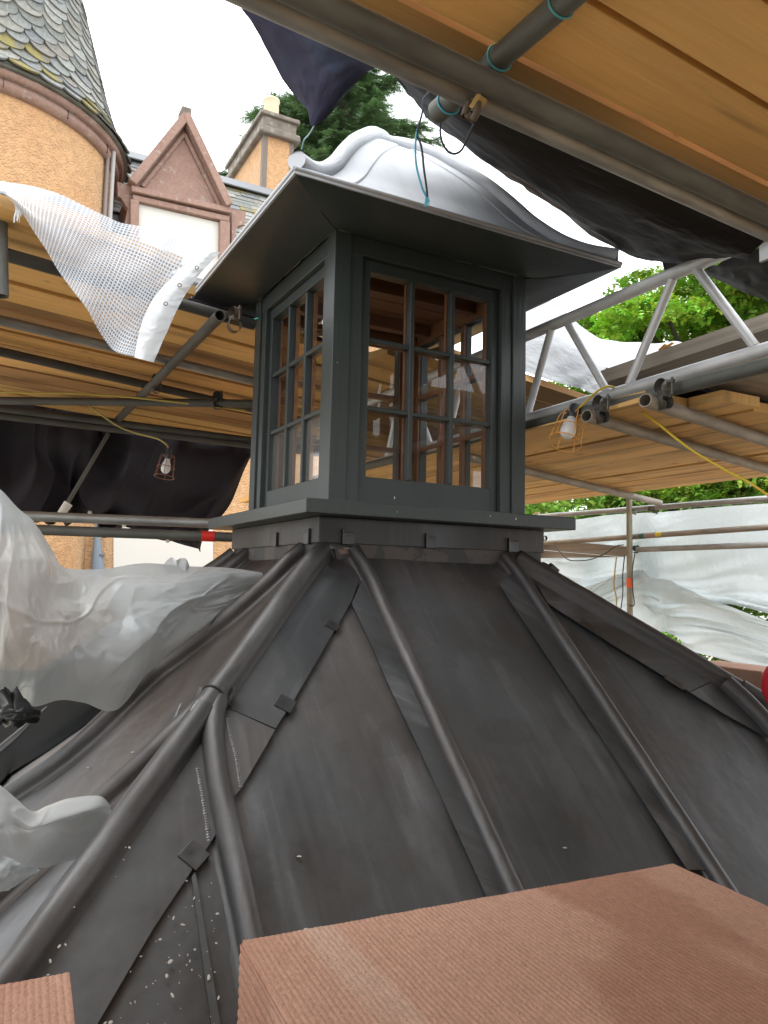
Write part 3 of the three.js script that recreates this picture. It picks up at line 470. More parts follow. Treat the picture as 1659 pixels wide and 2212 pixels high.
// ---------------------------------------------------------------- scaffold: decks of boards
const dirAz = d => V(Math.sin(d * Math.PI / 180), 0, -Math.cos(d * Math.PI / 180));
const HN = 1.06, HB = 1.15, HR = 0.66;
{
  // deck over the photographer
  const g = dirAz(57.7), m = V(g.z, 0, -g.x);                       // m points away from the photographer
  const k0 = H((1160 + 1000 * .4581) * .864, 680 * .3958, HN).dot(m), bw = k0 - 0 - H((1160 + 1000 * .4581) * .864, 215 * .3958, HN).dot(m);
  const deck = thing('board_deck', 'pale timber board deck overhead in the top right corner', 'scaffold deck', null); seed = 5;
  for (let i = -1; i < 24; i++) {
    const c = k0 - (i + 0.5) * bw, y = HN + 0.019 + rr(0, 0.004) + (i % 4 === 1 ? 0.005 : 0), o = { ou: rr(0, 4), ov: rr(0, 1) };
    if (i === -1) { const a = g.clone().multiplyScalar(-1.3).addScaledVector(m, k0 + 0.074).setY(y), b = g.clone().multiplyScalar(4.4).addScaledVector(m, k0 + 0.074).setY(y); part(deck, 'board', bar(a, b, 0.134, 0.038, Y, o), wood[2]); continue; }
    const a = g.clone().multiplyScalar(-1.4 + rr(-0.2, 0.2)).addScaledVector(m, c).setY(y), b = g.clone().multiplyScalar(4.6 + rr(-0.2, 0.2)).addScaledVector(m, c).setY(y);
    part(deck, 'board', bar(a, b, bw - (i < 2 ? 0.018 : rr(0.008, 0.014)), 0.038, Y, o), wood[[0, 3, 0, 1, 3, 0, 1, 4, 0, 3, 1, 0][i % 12]]);
  }
  base(deck, g.clone().multiplyScalar(1.5).addScaledVector(m, k0 - 5.5 * bw).setY(HN));
  const ta = thing('tarpaulin', 'dark sheet laid on top of the overhead board deck', 'tarpaulin');
  part(ta, 'sheet', box(g.clone().multiplyScalar(1.5).addScaledVector(m, k0 - 12 * bw - 0.02).setY(HN + 0.075), g, Y, g.clone().cross(Y), 6.1, 0.01, 24 * bw), tarpInk); base(ta, g.clone().multiplyScalar(1.5).addScaledVector(m, k0 - 5 * bw).setY(HN + 0.07));
}
const LC = [C, C.clone().addScaledVector(U, LW), C.clone().addScaledVector(U, LW).addScaledVector(W_, LW), C.clone().addScaledVector(W_, LW)];
const inLantern = (p, e) => { const a = p.dot(U) - C.dot(U), b = p.dot(W_) - C.dot(W_); return a > -e && a < LW + e && b > -e && b < LW + e; };
{
  // deck behind the lantern, notched round it
  const g = dirAz(46), m = V(-Math.cos(46 * Math.PI / 180), 0, -Math.sin(46 * Math.PI / 180)), bw = 0.2245; seed = 21;
  const deck = thing('board_deck', 'orange timber board deck behind and left of the lantern', 'scaffold deck');
  for (let i = 0; i < 13; i++) {
    const c = 2.53 + (i + 0.5) * bw, y = HB + 0.019 + rr(0, 0.005) + (i % 3 === 2 ? 0.012 : 0), pt = s => g.clone().multiplyScalar(s).addScaledVector(m, c).setY(y);
    let s0 = -2.4 + rr(-0.15, 0.15), s1 = 6.2 + rr(-0.1, 0.1); const runs = []; let st = s0;
    for (let s = s0; s <= s1; s += 0.01) { let hit = false; for (const e of [-0.5, 0, 0.5]) if (inLantern(pt(s).addScaledVector(m, e * bw), 0.02)) hit = true; if (hit) { if (st !== null && s - st > 0.15) runs.push([st, c < 2.98 ? Math.min(s, ((i === 0 ? 0.58 : i === 1 ? 0.70 : 0.80) - m.dot(U) * (c + 0.11)) / g.dot(U)) : s]); st = null; } else if (st === null) st = s; }
    if (st !== null) runs.push([st, s1]);
    for (const [a, b] of runs) {
      const cuts = []; let q = a; while (b - q > 3.9) { const e = q + rr(2.4, 3.6); cuts.push([q, e - 0.004]); q = e; } cuts.push([q, b]);
      for (const [e, f] of cuts) part(deck, 'board', bar(pt(e), pt(f), bw - rr(0.006, 0.013), 0.038, Y, { ou: rr(0, 4), ov: rr(0, 1) }), [wood[1], wood[2], wood[2], woodOld[1], wood[4], woodOld[0], wood[1], wood[2]][Math.floor(rr(0, 8))]);
    }
  }
  base(deck, g.clone().multiplyScalar(1.5).addScaledVector(m, 4).setY(HB));
  const ta = thing('tarpaulin', 'dark sheet laid on top of the deck behind the lantern', 'tarpaulin'), cc = g.clone().multiplyScalar(1.9).addScaledVector(m, 4.24).setY(HB + 0.085);
  part(ta, 'sheet', box(cc, g, Y, g.clone().cross(Y), 8.3, 0.01, 2.46), tarpInk); base(ta, cc);
}
{
  // deck on the right, below the lattice beam
  const bw = 0.2245; seed = 33;
  const deck = thing('board_deck', 'timber board deck right of the lantern under the lattice beam', 'scaffold deck');
  for (let i = 0; i < 9; i++) {
    const c = 2.10 + (i + 0.5) * bw, y = HR + 0.019 + rr(0, 0.004) + (i === 1 || i === 5 ? 0.006 : 0), v0 = i < 1 ? 1.94 : 1.76 + 0.035 * i, cut = rr(3.2, 5.2);
    part(deck, 'board', bar(uvP(c, y, v0), uvP(c, y, cut - 0.004), bw - [0.008, 0.022, 0.007, 0.010, 0.007, 0.03, 0.008, 0.012, 0.007][i], 0.038, Y, { ou: rr(0, 4), ov: rr(0, 1) }), wood[[0, 3, 1, 3, 4, 3, 0, 1, 3][i]]);
    part(deck, 'board', bar(uvP(c, y + 0.001, cut), uvP(c, y + 0.001, 6.6), bw - [0.008, 0.022, 0.007, 0.010, 0.007, 0.03, 0.008, 0.012, 0.007][i], 0.038, Y, { ou: rr(0, 4), ov: rr(0, 1) }), wood[[1, 0, 3, 2, 1, 0, 3, 1, 0][i]]);
  }
  base(deck, uvP(3, HR, 3.5));
  const ta = thing('tarpaulin', 'pale sheet laid on top of the right board deck', 'tarpaulin');
  part(ta, 'sheet', box(uvP(3.20, HR + 0.072, 4.26), U, Y, U.clone().cross(Y), 1.90, 0.008, 4.7), tarpInk); base(ta, uvP(3, HR + 0.07, 3.5));
  const ply = thing('plywood_sheet', 'grey weathered plywood sheet under the right end of the lattice beam', 'plywood');
  for (const [c, w] of [[2.80, 1.10], [3.94, 1.14]]) part(ply, 'panel', box(uvP(c, HR + 0.092 + (c > 3 ? 0.002 : 0), 0.75), U, Y, U.clone().cross(Y), w, 0.018, 2.9), greyWood); base(ply, uvP(2.62, HR + 0.04, 1.35));
  const pk = thing('broken_plank', 'thick grey plank with a splintered end lying on the white netting', 'plank');
  const q = (x, y, uo) => onPl((1220 + x * .42195) * .864, (560 + y * .42195) * .864, uvP(uo, 0, 0), U);
  const p0 = q(770, 915, 2.38), p1 = q(1700, 680, 2.38); p1.y = p0.y = HR + 0.21;
  const e0 = uvP(2.38, 0.86, p0.dot(W_)), e1 = uvP(2.38, 0.86, 0.9);
  part(pk, 'timber', bar(e0.clone().setY(0.865), e1.clone().setY(0.90), 0.2, 0.055, Y, { ou: 1, ov: 0.3 }), greyWood);
  const sp = []; seed = 3; for (let i = 0; i < 16; i++) { const c = e0.clone().lerp(e1, rr(0.0, 0.30)).addScaledVector(U, rr(-0.1, 0.02)); c.y = lerp(0.865, 0.9, 0.15) + 0.03; sp.push(bar(c, c.clone().addScaledVector(W_, rr(0.03, 0.10) * (rnd() < 0.5 ? -1 : 1)).addScaledVector(Y, rr(0.0, 0.018)), rr(0.005, 0.018), 0.005, Y, { ou: rr(0, 3), ov: rr(0, 1) })); }
  part(pk, 'splinter', merge(sp), rawWood); base(pk, e0.clone().setY(0.83));
}
{ const t = thing('tarpaulin', 'dark tarpaulin closing the scaffold behind the photographer', 'tarpaulin');
  part(t, 'sheet', sheet([[uvP(-3.4, 0.1, -1.7), uvP(-1, 0.1, -1.8), uvP(2, 0.12, -1.75), uvP(6, 0.1, -1.8)], [uvP(-3.4, -0.8, -1.8), uvP(-1, -0.8, -1.9), uvP(2, -0.8, -1.8), uvP(6, -0.8, -1.9)], [uvP(-3.4, -1.7, -1.7), uvP(-1, -1.7, -1.8), uvP(2, -1.7, -1.75), uvP(6, -1.7, -1.8)]], 40, 20, (s, t) => 0.1 * (fbm(s * 8, t * 2, 256, 256, 2) - 0.5)), tarpInk); base(t, uvP(1, -1.7, -1.8)); }
{ // lower lift of boards the photographer stands on
  seed = 71; const d1 = thing('board_deck', 'pale lower walkway of boards outside the parapet', 'scaffold deck');
  for (let i = 0; i < 12; i++) part(d1, 'board', bar(uvP(-3.2, -1.75, 0.28 - i * 0.23), uvP(6, -1.75, 0.28 - i * 0.23), 0.222, 0.038, Y, { ou: rr(0, 4), ov: rr(0, 1) }), wood[[0, 3, 1][i % 3]]);
  base(d1, uvP(1, -1.77, -1));
  const d2 = thing('board_deck', 'weathered lower walkway of boards below the right guard rails', 'scaffold deck');
  for (let i = 0; i < 10; i++) part(d2, 'board', bar(uvP(2.95 + i * 0.23, -1.75, 0.45), uvP(2.95 + i * 0.23, -1.75, 7.5), 0.222, 0.038, Y, { ou: rr(0, 4), ov: rr(0, 1) }), woodOld[i % 2]);
  base(d2, uvP(4, -1.77, 4));
}
// ---------------------------------------------------------------- scaffold tubes and fittings
const tubeT = (a, b, mat, label, r) => { const m = solo('scaffold_tube', pipe(a, b, r), mat, label, 'scaffold tube'); return m; };
function coupler(c, d1, d2, label, mat = iron) {
  const t = thing('scaffold_coupler', label, 'scaffold coupler'); d1 = d1.clone().normalize(); d2 = d2.clone().normalize();
  const n = d1.clone().cross(d2).normalize();
  const ring = (p, d) => { const g = new THREE.CylinderGeometry(0.0272, 0.0272, 0.036, 16, 1, true); g.applyQuaternion(new THREE.Quaternion().setFromUnitVectors(Y, d)); g.translate(p.x, p.y, p.z); return g; };
  part(t, 'clamp', merge([ring(c.clone().addScaledVector(n, 0.027), d1), ring(c.clone().addScaledVector(n, -0.027), d2), box(c, d1, n, d1.clone().cross(n), 0.036, 0.024, 0.036, { r: 0.004 })]), mat);
  const e = d1.clone().cross(n), p = c.clone().addScaledVector(n, 0.022).addScaledVector(e, 0.036);
  part(t, 'bolt', merge([rod(p.clone().addScaledVector(n, -0.03), p.clone().addScaledVector(n, 0.03), 0.0045, 0.0045, 8), rod(p.clone().addScaledVector(n, 0.012), p.clone().addScaledVector(n, 0.022), 0.0095, 0.0095, 6)]), mat);
  return base(t, c);
}
const Z2 = (x, y) => [(560 + x * .4581) * .864, y * .3958], Z3 = (x, y) => [(1160 + x * .4581) * .864, y * .3958];
const Z4 = (x, y) => [x * .36456, 380.2 + y * .36456], Z6 = (x, y) => [1054.1 + x * .36456, 483.8 + y * .36456], Z7 = (x, y) => [x * .36456, 777.6 + y * .36456];
const ext = (a, b, e0, e1) => { const d = b.clone().sub(a).normalize(); return [a.clone().addScaledVector(d, -e0), b.clone().addScaledVector(d, e1)]; };
{ // near edge of the overhead deck: two ledgers side by side and a transom
  const h1 = 0.972;
  let [a, b] = ext(H(...Z2(840, 168), h1), H(...Z2(1659, 556), h1), 2.4, 3.2); tubeT(a, b, steelDark, 'thick dark scaffold tube edging the overhead deck, nearer of the close pair');
  const n1d = b.clone().sub(a).normalize();
  [a, b] = ext(H(...Z2(840, 288), h1 + 0.004), H(...Z2(1659, 664), h1 + 0.004), 2.4, 3.2); tubeT(a, b, steel, 'scaffold tube edging the overhead deck, farther of the close pair');
  [a, b] = [H(1268, -40, 1.032), H(944, 243, 1.032)];
  const [c, d] = ext(a, b, 1.2, 0.0); tubeT(c, d, steelDark, 'short cross tube under the overhead deck with blue cord around it');
  const td = d.clone().sub(c).normalize();
  const wrap = (px, py, lab, mat) => { const o = H(px, py, 1.032), k = c.clone().addScaledVector(td, o.clone().sub(c).dot(td)); const t = new THREE.TorusGeometry(0.0262, 0.0024, 6, 28); t.applyQuaternion(new THREE.Quaternion().setFromUnitVectors(V(0, 0, 1), td.clone().addScaledVector(n1d, 0.18).normalize())); t.translate(k.x, k.y, k.z); solo('cord_loop', t, mat, lab, 'cord'); };
  wrap(1072, 122, 'teal cord tied round the cross tube just above the ledger pair', ropeTeal); wrap(1207, 6, 'teal cord tied round the cross tube at the top edge', ropeTeal); wrap(972, 222, 'blue cord tied round the protruding end of the cross tube', ropeBlue); 
  const cp = H(1022, 238, 0.972);
  const t = thing('scaffold_coupler', 'rusty coupler with a yellow band hanging below the paired overhead tubes', 'scaffold coupler');
  part(t, 'band', bar(H(1042, 208, 0.95), H(1024, 238, 0.93), 0.022, 0.012), std({ color: lin(0.34, 0.22, 0.07), roughness: 0.7 }));
  { const cc = H(1018, 240, 0.932), tg = new THREE.TorusGeometry(0.021, 0.0075, 10, 24, 4.4); tg.applyQuaternion(new THREE.Quaternion().setFromUnitVectors(V(0, 0, 1), n1d)); tg.translate(cc.x, cc.y, cc.z); part(t, 'clamp', merge([tg, rod(H(1006, 246, 0.93), H(1014, 218, 0.95), 0.008, 0.007, 8), rod(H(1010, 258, 0.922), H(1020, 246, 0.93), 0.011, 0.011, 6)]), iron); } base(t, cp);
  // cords hanging from the deck edge
  const R = (pts, r, mat, name, lab) => solo(name, tubePath(pts.map(q => P(...q)), r, 80, 6), mat, lab, 'cord');
  const zr = (x, y, d = 1.62) => [881.3 + x * .13284, 155.5 + y * .13284, d];
  R([zr(370, 230), zr(335, 330), zr(240, 470), zr(235, 640), zr(190, 820), zr(150, 960), zr(140, 1040)], 0.0027, ropeDark, 'cord', 'dark twisted cord hanging in front of the lantern cap');
  R([zr(150, 940), zr(130, 1060), zr(120, 1250), zr(130, 1470), zr(160, 1640), zr(200, 1780), zr(235, 1900), zr(290, 2010)], 0.0024, ropeBlue, 'cord', 'bright blue frayed strand hanging in front of the lantern cap');
  R([zr(150, 1030), zr(205, 1170), zr(235, 1330), zr(255, 1540), zr(285, 1760), zr(310, 1950), zr(312, 2040)], 0.0026, ropeDark, 'cord', 'dark strand beside the blue one hanging in front of the cap');
  R([zr(545, 760), zr(525, 960), zr(560, 1150), zr(650, 1290), zr(760, 1330), zr(860, 1280), zr(935, 1150), zr(1000, 1010), zr(1070, 840)], 0.0026, ropeDark, 'cord', 'loop of dark cord sagging below the coupler');
  const tf = []; seed = 12; for (let i = 0; i < 26; i++) { const a = P(...zr(300 + rr(-18, 25), 1990 + rr(-30, 30))), b = P(...zr(310 + rr(-45, 45), 2120 + rr(-40, 80))); tf.push(rod(a, b, 0.0011, 0.0007, 5)); } solo('cord_end', merge(tf), std({ color: lin(0.08, 0.42, 0.56), roughness: 0.6 }), 'frayed light blue end of the hanging cord', 'cord');
}
{ // lattice beam
  const uL = 2.175, q = (x, y) => onPl(...Z6(x, y), uvP(uL, 0, 0), U);
  const beam = thing('lattice_beam', 'aluminium lattice beam with zigzag braces right of the lantern', 'lattice beam');
  const t0 = q(250, 655), t1 = q(1600, 85), b0 = q(250, 1150), b1 = q(1659, 742);
  const fit = (a, b) => { const va = a.dot(W_), vb = b.dot(W_); return v => uvP(uL, a.y + (b.y - a.y) * (v - va) / (vb - va), v); };
  const top = fit(t0, t1), bot = fit(b0, b1);
  const vE = t1.dot(W_);
  part(beam, 'chord', pipe(top(4.9), top(vE - 0.03)), alu); part(beam, 'chord', pipe(bot(4.9), bot(0.8)), alu);
  const tv = [[1095, 330], [1235, 285], [470, 600], [375, 650]].map(p => q(...p).dot(W_)), bv = [[835, 925], [1585, 715], [705, 965], [235, 1030]].map(p => q(...p).dot(W_));
  const add = (a, b) => part(beam, 'brace', rod(top(a).addScaledVector(Y, -0.018), bot(b).addScaledVector(Y, 0.018), 0.0165, 0.0165, 14), alu);
  for (let i = 0; i < 4; i++) add(tv[i], bv[i]);
  const per = tv[2] - tv[1]; for (let k = 1; k < 3; k++) { add(tv[2] + per * k, bv[2] + per * k); add(tv[3] + per * k, bv[3] + per * k); }
  part(beam, 'end_plate', box(top(vE - 0.03).addScaledVector(Y, -0.03), U, Y, U.clone().cross(Y), 0.012, 0.11, 0.05, { r: 0.004 }), steel);
  base(beam, bot(2.5));
  // ledger and transoms below
  const lg = uvP(2.145, 0.688, 0.7); tubeT(lg, uvP(2.085, 0.688, 4.9), steelDark, 'dark ledger tube just below the lattice beam');
  const tr = (p, s, lab, e = 0.9, m = steelRust) => { const a = H(...p, 0.63), b = H(...s, 0.63); const [c, d] = ext(a, b, e < 0.2 ? 0.8 : 0, e); tubeT(c, d, m, lab); return c; };
  const zb = (x, y) => [(1380 + x * .3255) * .864, (960 + y * .3255) * .864];
  const e1 = tr(zb(715, 125), zb(1659, 440), 'cross tube under the right deck with its open end below the lattice beam');
  const e2 = tr(zb(265, 245), zb(1659, 655), 'cross tube under the right deck beside the caged bulb', 0.3);
  tr(zb(-60, 700), zb(790, 905), 'farthest cross tube under the right deck, near its outer edge', 0.1);
  coupler(e1.clone().add(V(0.075, 0.03, -0.03)), U, W_, 'coupler with hanging bolt at the open tube end under the lattice beam', steelDark); coupler(e2.clone().add(V(0.06, 0.03, -0.02)), U, W_, 'coupler with hanging bolt behind the caged bulb', steelDark);
}
{ // tubes under the deck behind the lantern
  const t = (p, s, h, m, lab, e0 = 0.5, e1 = 1.2) => { const [a, b] = ext(H(...p, h), H(...s, h), e0, e1); tubeT(a, b, m, lab); return [a, b]; };
  t(Z4(0, 855), Z4(1500, 1215), 1.10, steel, 'bright scaffold tube under the left deck, behind the white net corner', 0.4, 0.1);
  t(Z4(50, 470), Z4(1500, 880), 1.10, steelBlack, 'scaffold tube nearest the edge of the left deck, partly behind the net', 0.7, 0.0);
  t(Z4(0, 1040), Z4(1250, 1325), 1.10, steelBlack, 'dark scaffold tube under the middle of the left deck', 0.4, 1.0);
  t(Z4(600, 1545), Z4(1330, 800), 1.06, steelBlack, 'cross tube running away under the left deck', 0.1, -0.06);
  const br = [P(...Z4(-60, 1330), 4.6), P(...Z4(400, 1305), 4.5), P(...Z4(1600, 1350), 4.4)];
  tubeT(br[0], br[2], steelBlack, 'dark bracing tube crossing below the left deck beside the yellow cable');
  t(Z4(0, 1420), Z4(1450, 1592), 0.99, steelBlack, 'thick dark tube at the back of the left deck above the black tarpaulin', 0.6, 1.0);
  t(Z4(0, 1375), Z4(1450, 1560), 1.03, steelBlack, 'dark tube close above the one at the back of the left deck', 0.6, 1.0);
  t(Z7(150, 925), Z7(1430, 975), 0.27, steel, 'upper guard rail in front of the white window below the left deck', 0.5, 0.4);
  const [g0, g1] = t(Z7(270, 1008), Z7(1420, 1052), 0.20, steelDark, 'lower guard rail with a red band in front of the white window', 0.4, 0.1);
  const rp = H(...Z7(1230, 1045), 0.20), gd = g1.clone().sub(g0).normalize(); rp.copy(g0.clone().addScaledVector(gd, rp.clone().sub(g0).dot(gd))); solo('tape_band', rod(rp.clone().addScaledVector(gd, -0.032), rp.clone().addScaledVector(gd, 0.032), 0.0262, 0.0262, 16), redTape, 'red tape band round the lower guard rail on the left', 'tape');
  coupler(H(...Z4(1290, 1330), 1.03), dirAz(46), dirAz(-28), 'black coupler on the tubes left of the lantern', blackIron); coupler(H(...Z4(1390, 850), 1.07), dirAz(46), dirAz(-28), 'coupler beside the lantern eave with a teal cord'); coupler(H(...Z4(930, 1230), 1.06), dirAz(46), dirAz(-28), 'coupler where the cross tube meets the dark tube under the left deck', blackIron);
  solo('cord', tubePath([Z4(1425, 838), Z4(1450, 845), Z4(1490, 850), Z4(1530, 842)].map(p => P(...p, 3.3)), 0.003, 20, 6), std({ color: lin(0.1, 0.62, 0.6), roughness: 0.6 }), 'short turquoise cord beside the lantern post on the left', 'cord');
  const a = P(2, 640, 2.45); tubeT(P(-2, 405, 2.45), a, steelDark, 'upright dark tube end at the left edge of the picture');
  // diagonal brace in front of the black tarpaulin
  tubeT(P(...Z7(640, 440), 5.3), P(...Z7(370, 900), 5.15), steelDark, 'slanting brace with a pale foot in front of the black tarpaulin', 0.014);
  solo('brace_foot', rod(P(...Z7(405, 850), 5.12), P(...Z7(362, 912), 5.1), 0.03, 0.026, 12), whitePaint, 'pale cap at the foot of the slanting brace', 'brace foot');
  tubeT(P(...Z7(930, 480), 5.35), P(...Z7(825, 690), 5.3), tarpInk, 'short dark hanging tube in front of the black tarpaulin', 0.024);
}
{ // guard rails and standard beyond the right deck
  const uG = 5.25, q = (x, y) => onPl(x, y, uvP(uG, 0, 0), U), z = (x, y) => [(1320 + x * .2411) * .864, (1220 + y * .2411) * .864];
  const rail = (p, s, lab, m = steel, e0 = 1.5, e1 = 1.5) => { const [a, b] = ext(q(...z(...p)), q(...z(...s)), e0, e1); tubeT(a, b, m, lab); return [a, b]; };
  rail([250, 285], [1659, 175], 'top guard rail holding the clear sheeting on the right'); rail([130, 575], [1659, 465], 'middle guard rail with green and yellow bands on the right', steelRust, 0.1); rail([1130, 640], [1659, 620], 'lower guard rail right of the standard', steel, 0, 1.5);
  const st = z(1100, 150), sb = z(1090, 1400), a = q(...st), b = q(...sb); a.addScaledVector(U, -0.06); b.addScaledVector(U, -0.06); b.y -= 0.8; b.x = a.x; b.z = a.z; a.y += 0.12;
  tubeT(b, a, std({ map: steelMap, color: lin(0.95, 0.85, 0.62), roughness: 0.55, metalness: 0.3 }), 'upright scaffold standard with an orange band on the right', 0.026);
  const ob = q(...z(1093, 985)); solo('tape_band', rod(V(a.x, ob.y - 0.042, a.z), V(a.x, ob.y + 0.042, a.z), 0.0285, 0.0285, 18), orangeTape, 'fluorescent orange band round the upright standard', 'tape');
  const s2 = q(...z(95, 250)), s3 = q(...z(90, 780)); s3.x = s2.x; s3.z = s2.z; tubeT(s3, s2, std({ map: steelMap, color: lin(1, 0.75, 0.45), roughness: 0.6 }), 'upright standard just behind the sill slab on the right', 0.028);
  const mid = q(...z(1130, 487)), gdir = W_.clone().negate();
  const bands = thing('marker_band', 'green, white and yellow marker bands on the middle guard rail', 'marker band');
  const bnd = (x0, x1, y, c) => { const p = q(...z(x0, y)), r = q(...z(x1, y - (x1 - x0) * 0.07)); part(bands, 'band', rod(p, r, 0.0255, 0.0255, 14), std({ color: c, roughness: 0.5 })); };
  bnd(1165, 1215, 500, lin(0.03, 0.12, 0.09)); bnd(1217, 1335, 495, lin(0.30, 0.22, 0.19)); bnd(1337, 1400, 486, lin(0.65, 0.5, 0.05)); base(bands, mid);
  coupler(q(...z(1080, 225)), W_, Y, 'coupler joining the top guard rail to the standard with the orange band', steelRust); coupler(q(...z(1100, 625)), W_, Y, 'coupler at the end of the lower guard rail on the right', blackIron); coupler(q(...z(150, 520)), W_, Y, 'coupler beside the sill slab on the middle guard rail', iron); coupler(q(...z(1300, 215)), W_, Y, 'coupler with a hanging bolt on the top guard rail', iron);
  const tb = thing('toe_board', 'grey metal toe board behind the right corner of the sill slab', 'toe board');
  const pl = (pts, off) => plate(pts.map(p => onPl(...z(...p), uvP(uG + off, 0, 0), U)), U.clone().negate(), 0.012, 0);
  part(tb, 'board', pl([[180, 590], [600, 570], [1060, 610], [1050, 690], [990, 715], [130, 640]], 0.03), greyWood); part(tb, 'board', pl([[130, 645], [980, 718], [140, 728]], 0.045), greyWood); base(tb, q(...z(600, 700)));
  const wire = (pts, r, m, lab) => solo('cable', tubePath(pts.map(p => q(...z(...p)).addScaledVector(U, -0.08)), r, 50, 6), m, lab, 'cable');
  wire([[340, 585], [400, 670], [480, 745], [600, 757], [730, 740], [870, 680], [1000, 600], [1060, 595]], 0.005, blackIron, 'black cable sagging in front of the toe board'); wire([[985, 720], [965, 900], [960, 1020], [985, 1150], [975, 1300]], 0.006, std({ color: lin(0.45, 0.3, 0.06), roughness: 0.5 }), 'ochre cable hanging left of the standard');
  wire([[1070, 700], [1050, 900], [1050, 1100], [1020, 1330]], 0.005, blackIron, 'black cable hanging close to the standard on its left'); wire([[1180, 670], [1150, 860], [1155, 1050], [1165, 1220], [1120, 1215]], 0.005, blackIron, 'black cord hanging close to the standard on its right');
  const pb = thing('plug', 'grey plug lying on the hip roll behind the lantern corner', 'plug'); const pc = P(...z(260, 840), 3.3);
  part(pb, 'plug_body', box(pc, V(0.75, -0.6, -0.25).normalize(), V(0.6, 0.78, 0.1).normalize(), V(0.75, -0.6, -0.25).normalize().cross(V(0.6, 0.78, 0.1).normalize()).normalize(), 0.045, 0.03, 0.035, { r: 0.005 }), std({ color: lin(0.09, 0.10, 0.11), roughness: 0.5 })); part(pb, 'lead_wire', tubePath([pc, P(...z(200, 800), 3.3), P(...z(150, 775), 3.3)], 0.006, 10, 6), blackIron); base(pb, pc);
}

// ---------------------------------------------------------------- sheets of cloth and plastic
const creased = (sc, amp, sd) => (s, t, p) => amp * (Math.abs(fbm(s * sc + sd, t * sc * 0.8 + sd, 256, 256, 3) - 0.5) * 3.2 - 0.4);
const grid = rows => rows.map(r => r.map(q => P(...q)));
solo('tarpaulin', sheet(grid([[[470, -70, 1.9], [600, -30, 1.75], [720, 60, 1.62], [835, 132, 1.52]], [[540, 50, 2.0], [640, 70, 1.85], [720, 105, 1.72], [826, 134, 1.6]], [[600, 150, 2.1], [655, 160, 1.98], [720, 165, 1.85], [800, 150, 1.75]], [[640, 215, 2.16], [660, 235, 2.1], [681, 268, 2.1], [745, 200, 1.95]]]), 60, 50, (s, t) => 0.02 * (fbm(s * 3 + 4, t * 4 + 4, 256, 256, 3) - 0.5)), tarpNavy, 'navy blue tarpaulin flap hanging from the overhead deck above the chimney', 'tarpaulin');
solo('tarpaulin', sheet(grid([[[815, 118, 1.6], [1000, 198, 1.7], [1250, 316, 1.82], [1480, 424, 2.05], [1660, 512, 2.15]], [[835, 150, 1.9], [1010, 285, 2.0], [1250, 420, 2.1], [1450, 510, 2.2], [1610, 560, 2.25]], [[838, 156, 2.3], [1010, 310, 2.6], [1260, 480, 2.8], [1420, 560, 2.7], [1560, 560, 2.6]], [[834, 152, 2.4], [956, 290, 3.0], [1130, 405, 3.2], [1330, 548, 3.2], [1462, 572, 2.8]]]), 110, 50, (s, t) => 0.05 * t * (Math.abs(fbm(s * 7 + 4, t * 5 + 4, 256, 256, 3) - 0.5) * 2) + 0.03 * (fbm(s * 3, t * 3 + 9, 256, 256, 2) - 0.5)), tarpBlack, 'large black tarpaulin stretched between the overhead deck and the lantern cap', 'tarpaulin');
solo('tarpaulin', sheet(grid([[[1500, 590, 3.6], [1590, 555, 3.3], [1720, 510, 3.0]], [[1520, 596, 3.8], [1620, 610, 3.6], [1720, 600, 3.4]], [[1530, 590, 4.0], [1640, 645, 3.9], [1740, 690, 3.8]]]), 40, 30, creased(4, 0.02, 6)), tarpBlack, 'dark tarpaulin at the right edge behind the lattice beam', 'tarpaulin');
{ // black tarpaulin hung behind the left deck
  const m = V(-Math.cos(46 * Math.PI / 180), 0, -Math.sin(46 * Math.PI / 180)), q = (x, y, o = 0) => onPl(x, y, m.clone().multiplyScalar(5.52 + o), m);
  const rows = [[[-60, 850], [60, 866], [150, 880], [260, 898], [400, 925], [545, 955]], [[-60, 960], [60, 960, .1], [150, 960, -.05], [260, 975, .1], [400, 985, -.02], [540, 985]], [[-60, 1060], [70, 1050, -.05], [150, 1055, .1], [250, 1060, -.1], [380, 1075, .1], [505, 1080]], [[-60, 1120], [60, 1122], [150, 1120], [240, 1128, .1], [350, 1160], [452, 1150]], [[-60, 1125], [60, 1128], [150, 1122], [245, 1132], [340, 1158], [438, 1192]]];
  solo('tarpaulin', sheet(rows.map(r => r.map(p => q(...p))), 100, 60, (s, t) => 0.22 * (Math.abs(fbm(s * 7 + 4, t * 1.5 + s * 3 + 4, 256, 256, 2) - 0.5) * 2 - 0.3)), tarpInk, 'black tarpaulin hanging below the back edge of the left deck', 'tarpaulin');
  const ey = []; for (const [x, y] of [[533, 905], [735, 980], [993, 1072]]) { const p = q(...Z7(x, y), -0.12); const g = new THREE.SphereGeometry(0.016, 10, 8); g.translate(p.x, p.y, p.z); ey.push(g); }
  solo('tie_ball', merge(ey), whitePaint, 'small white tie balls on the lower edge of the black tarpaulin', 'tie');
}
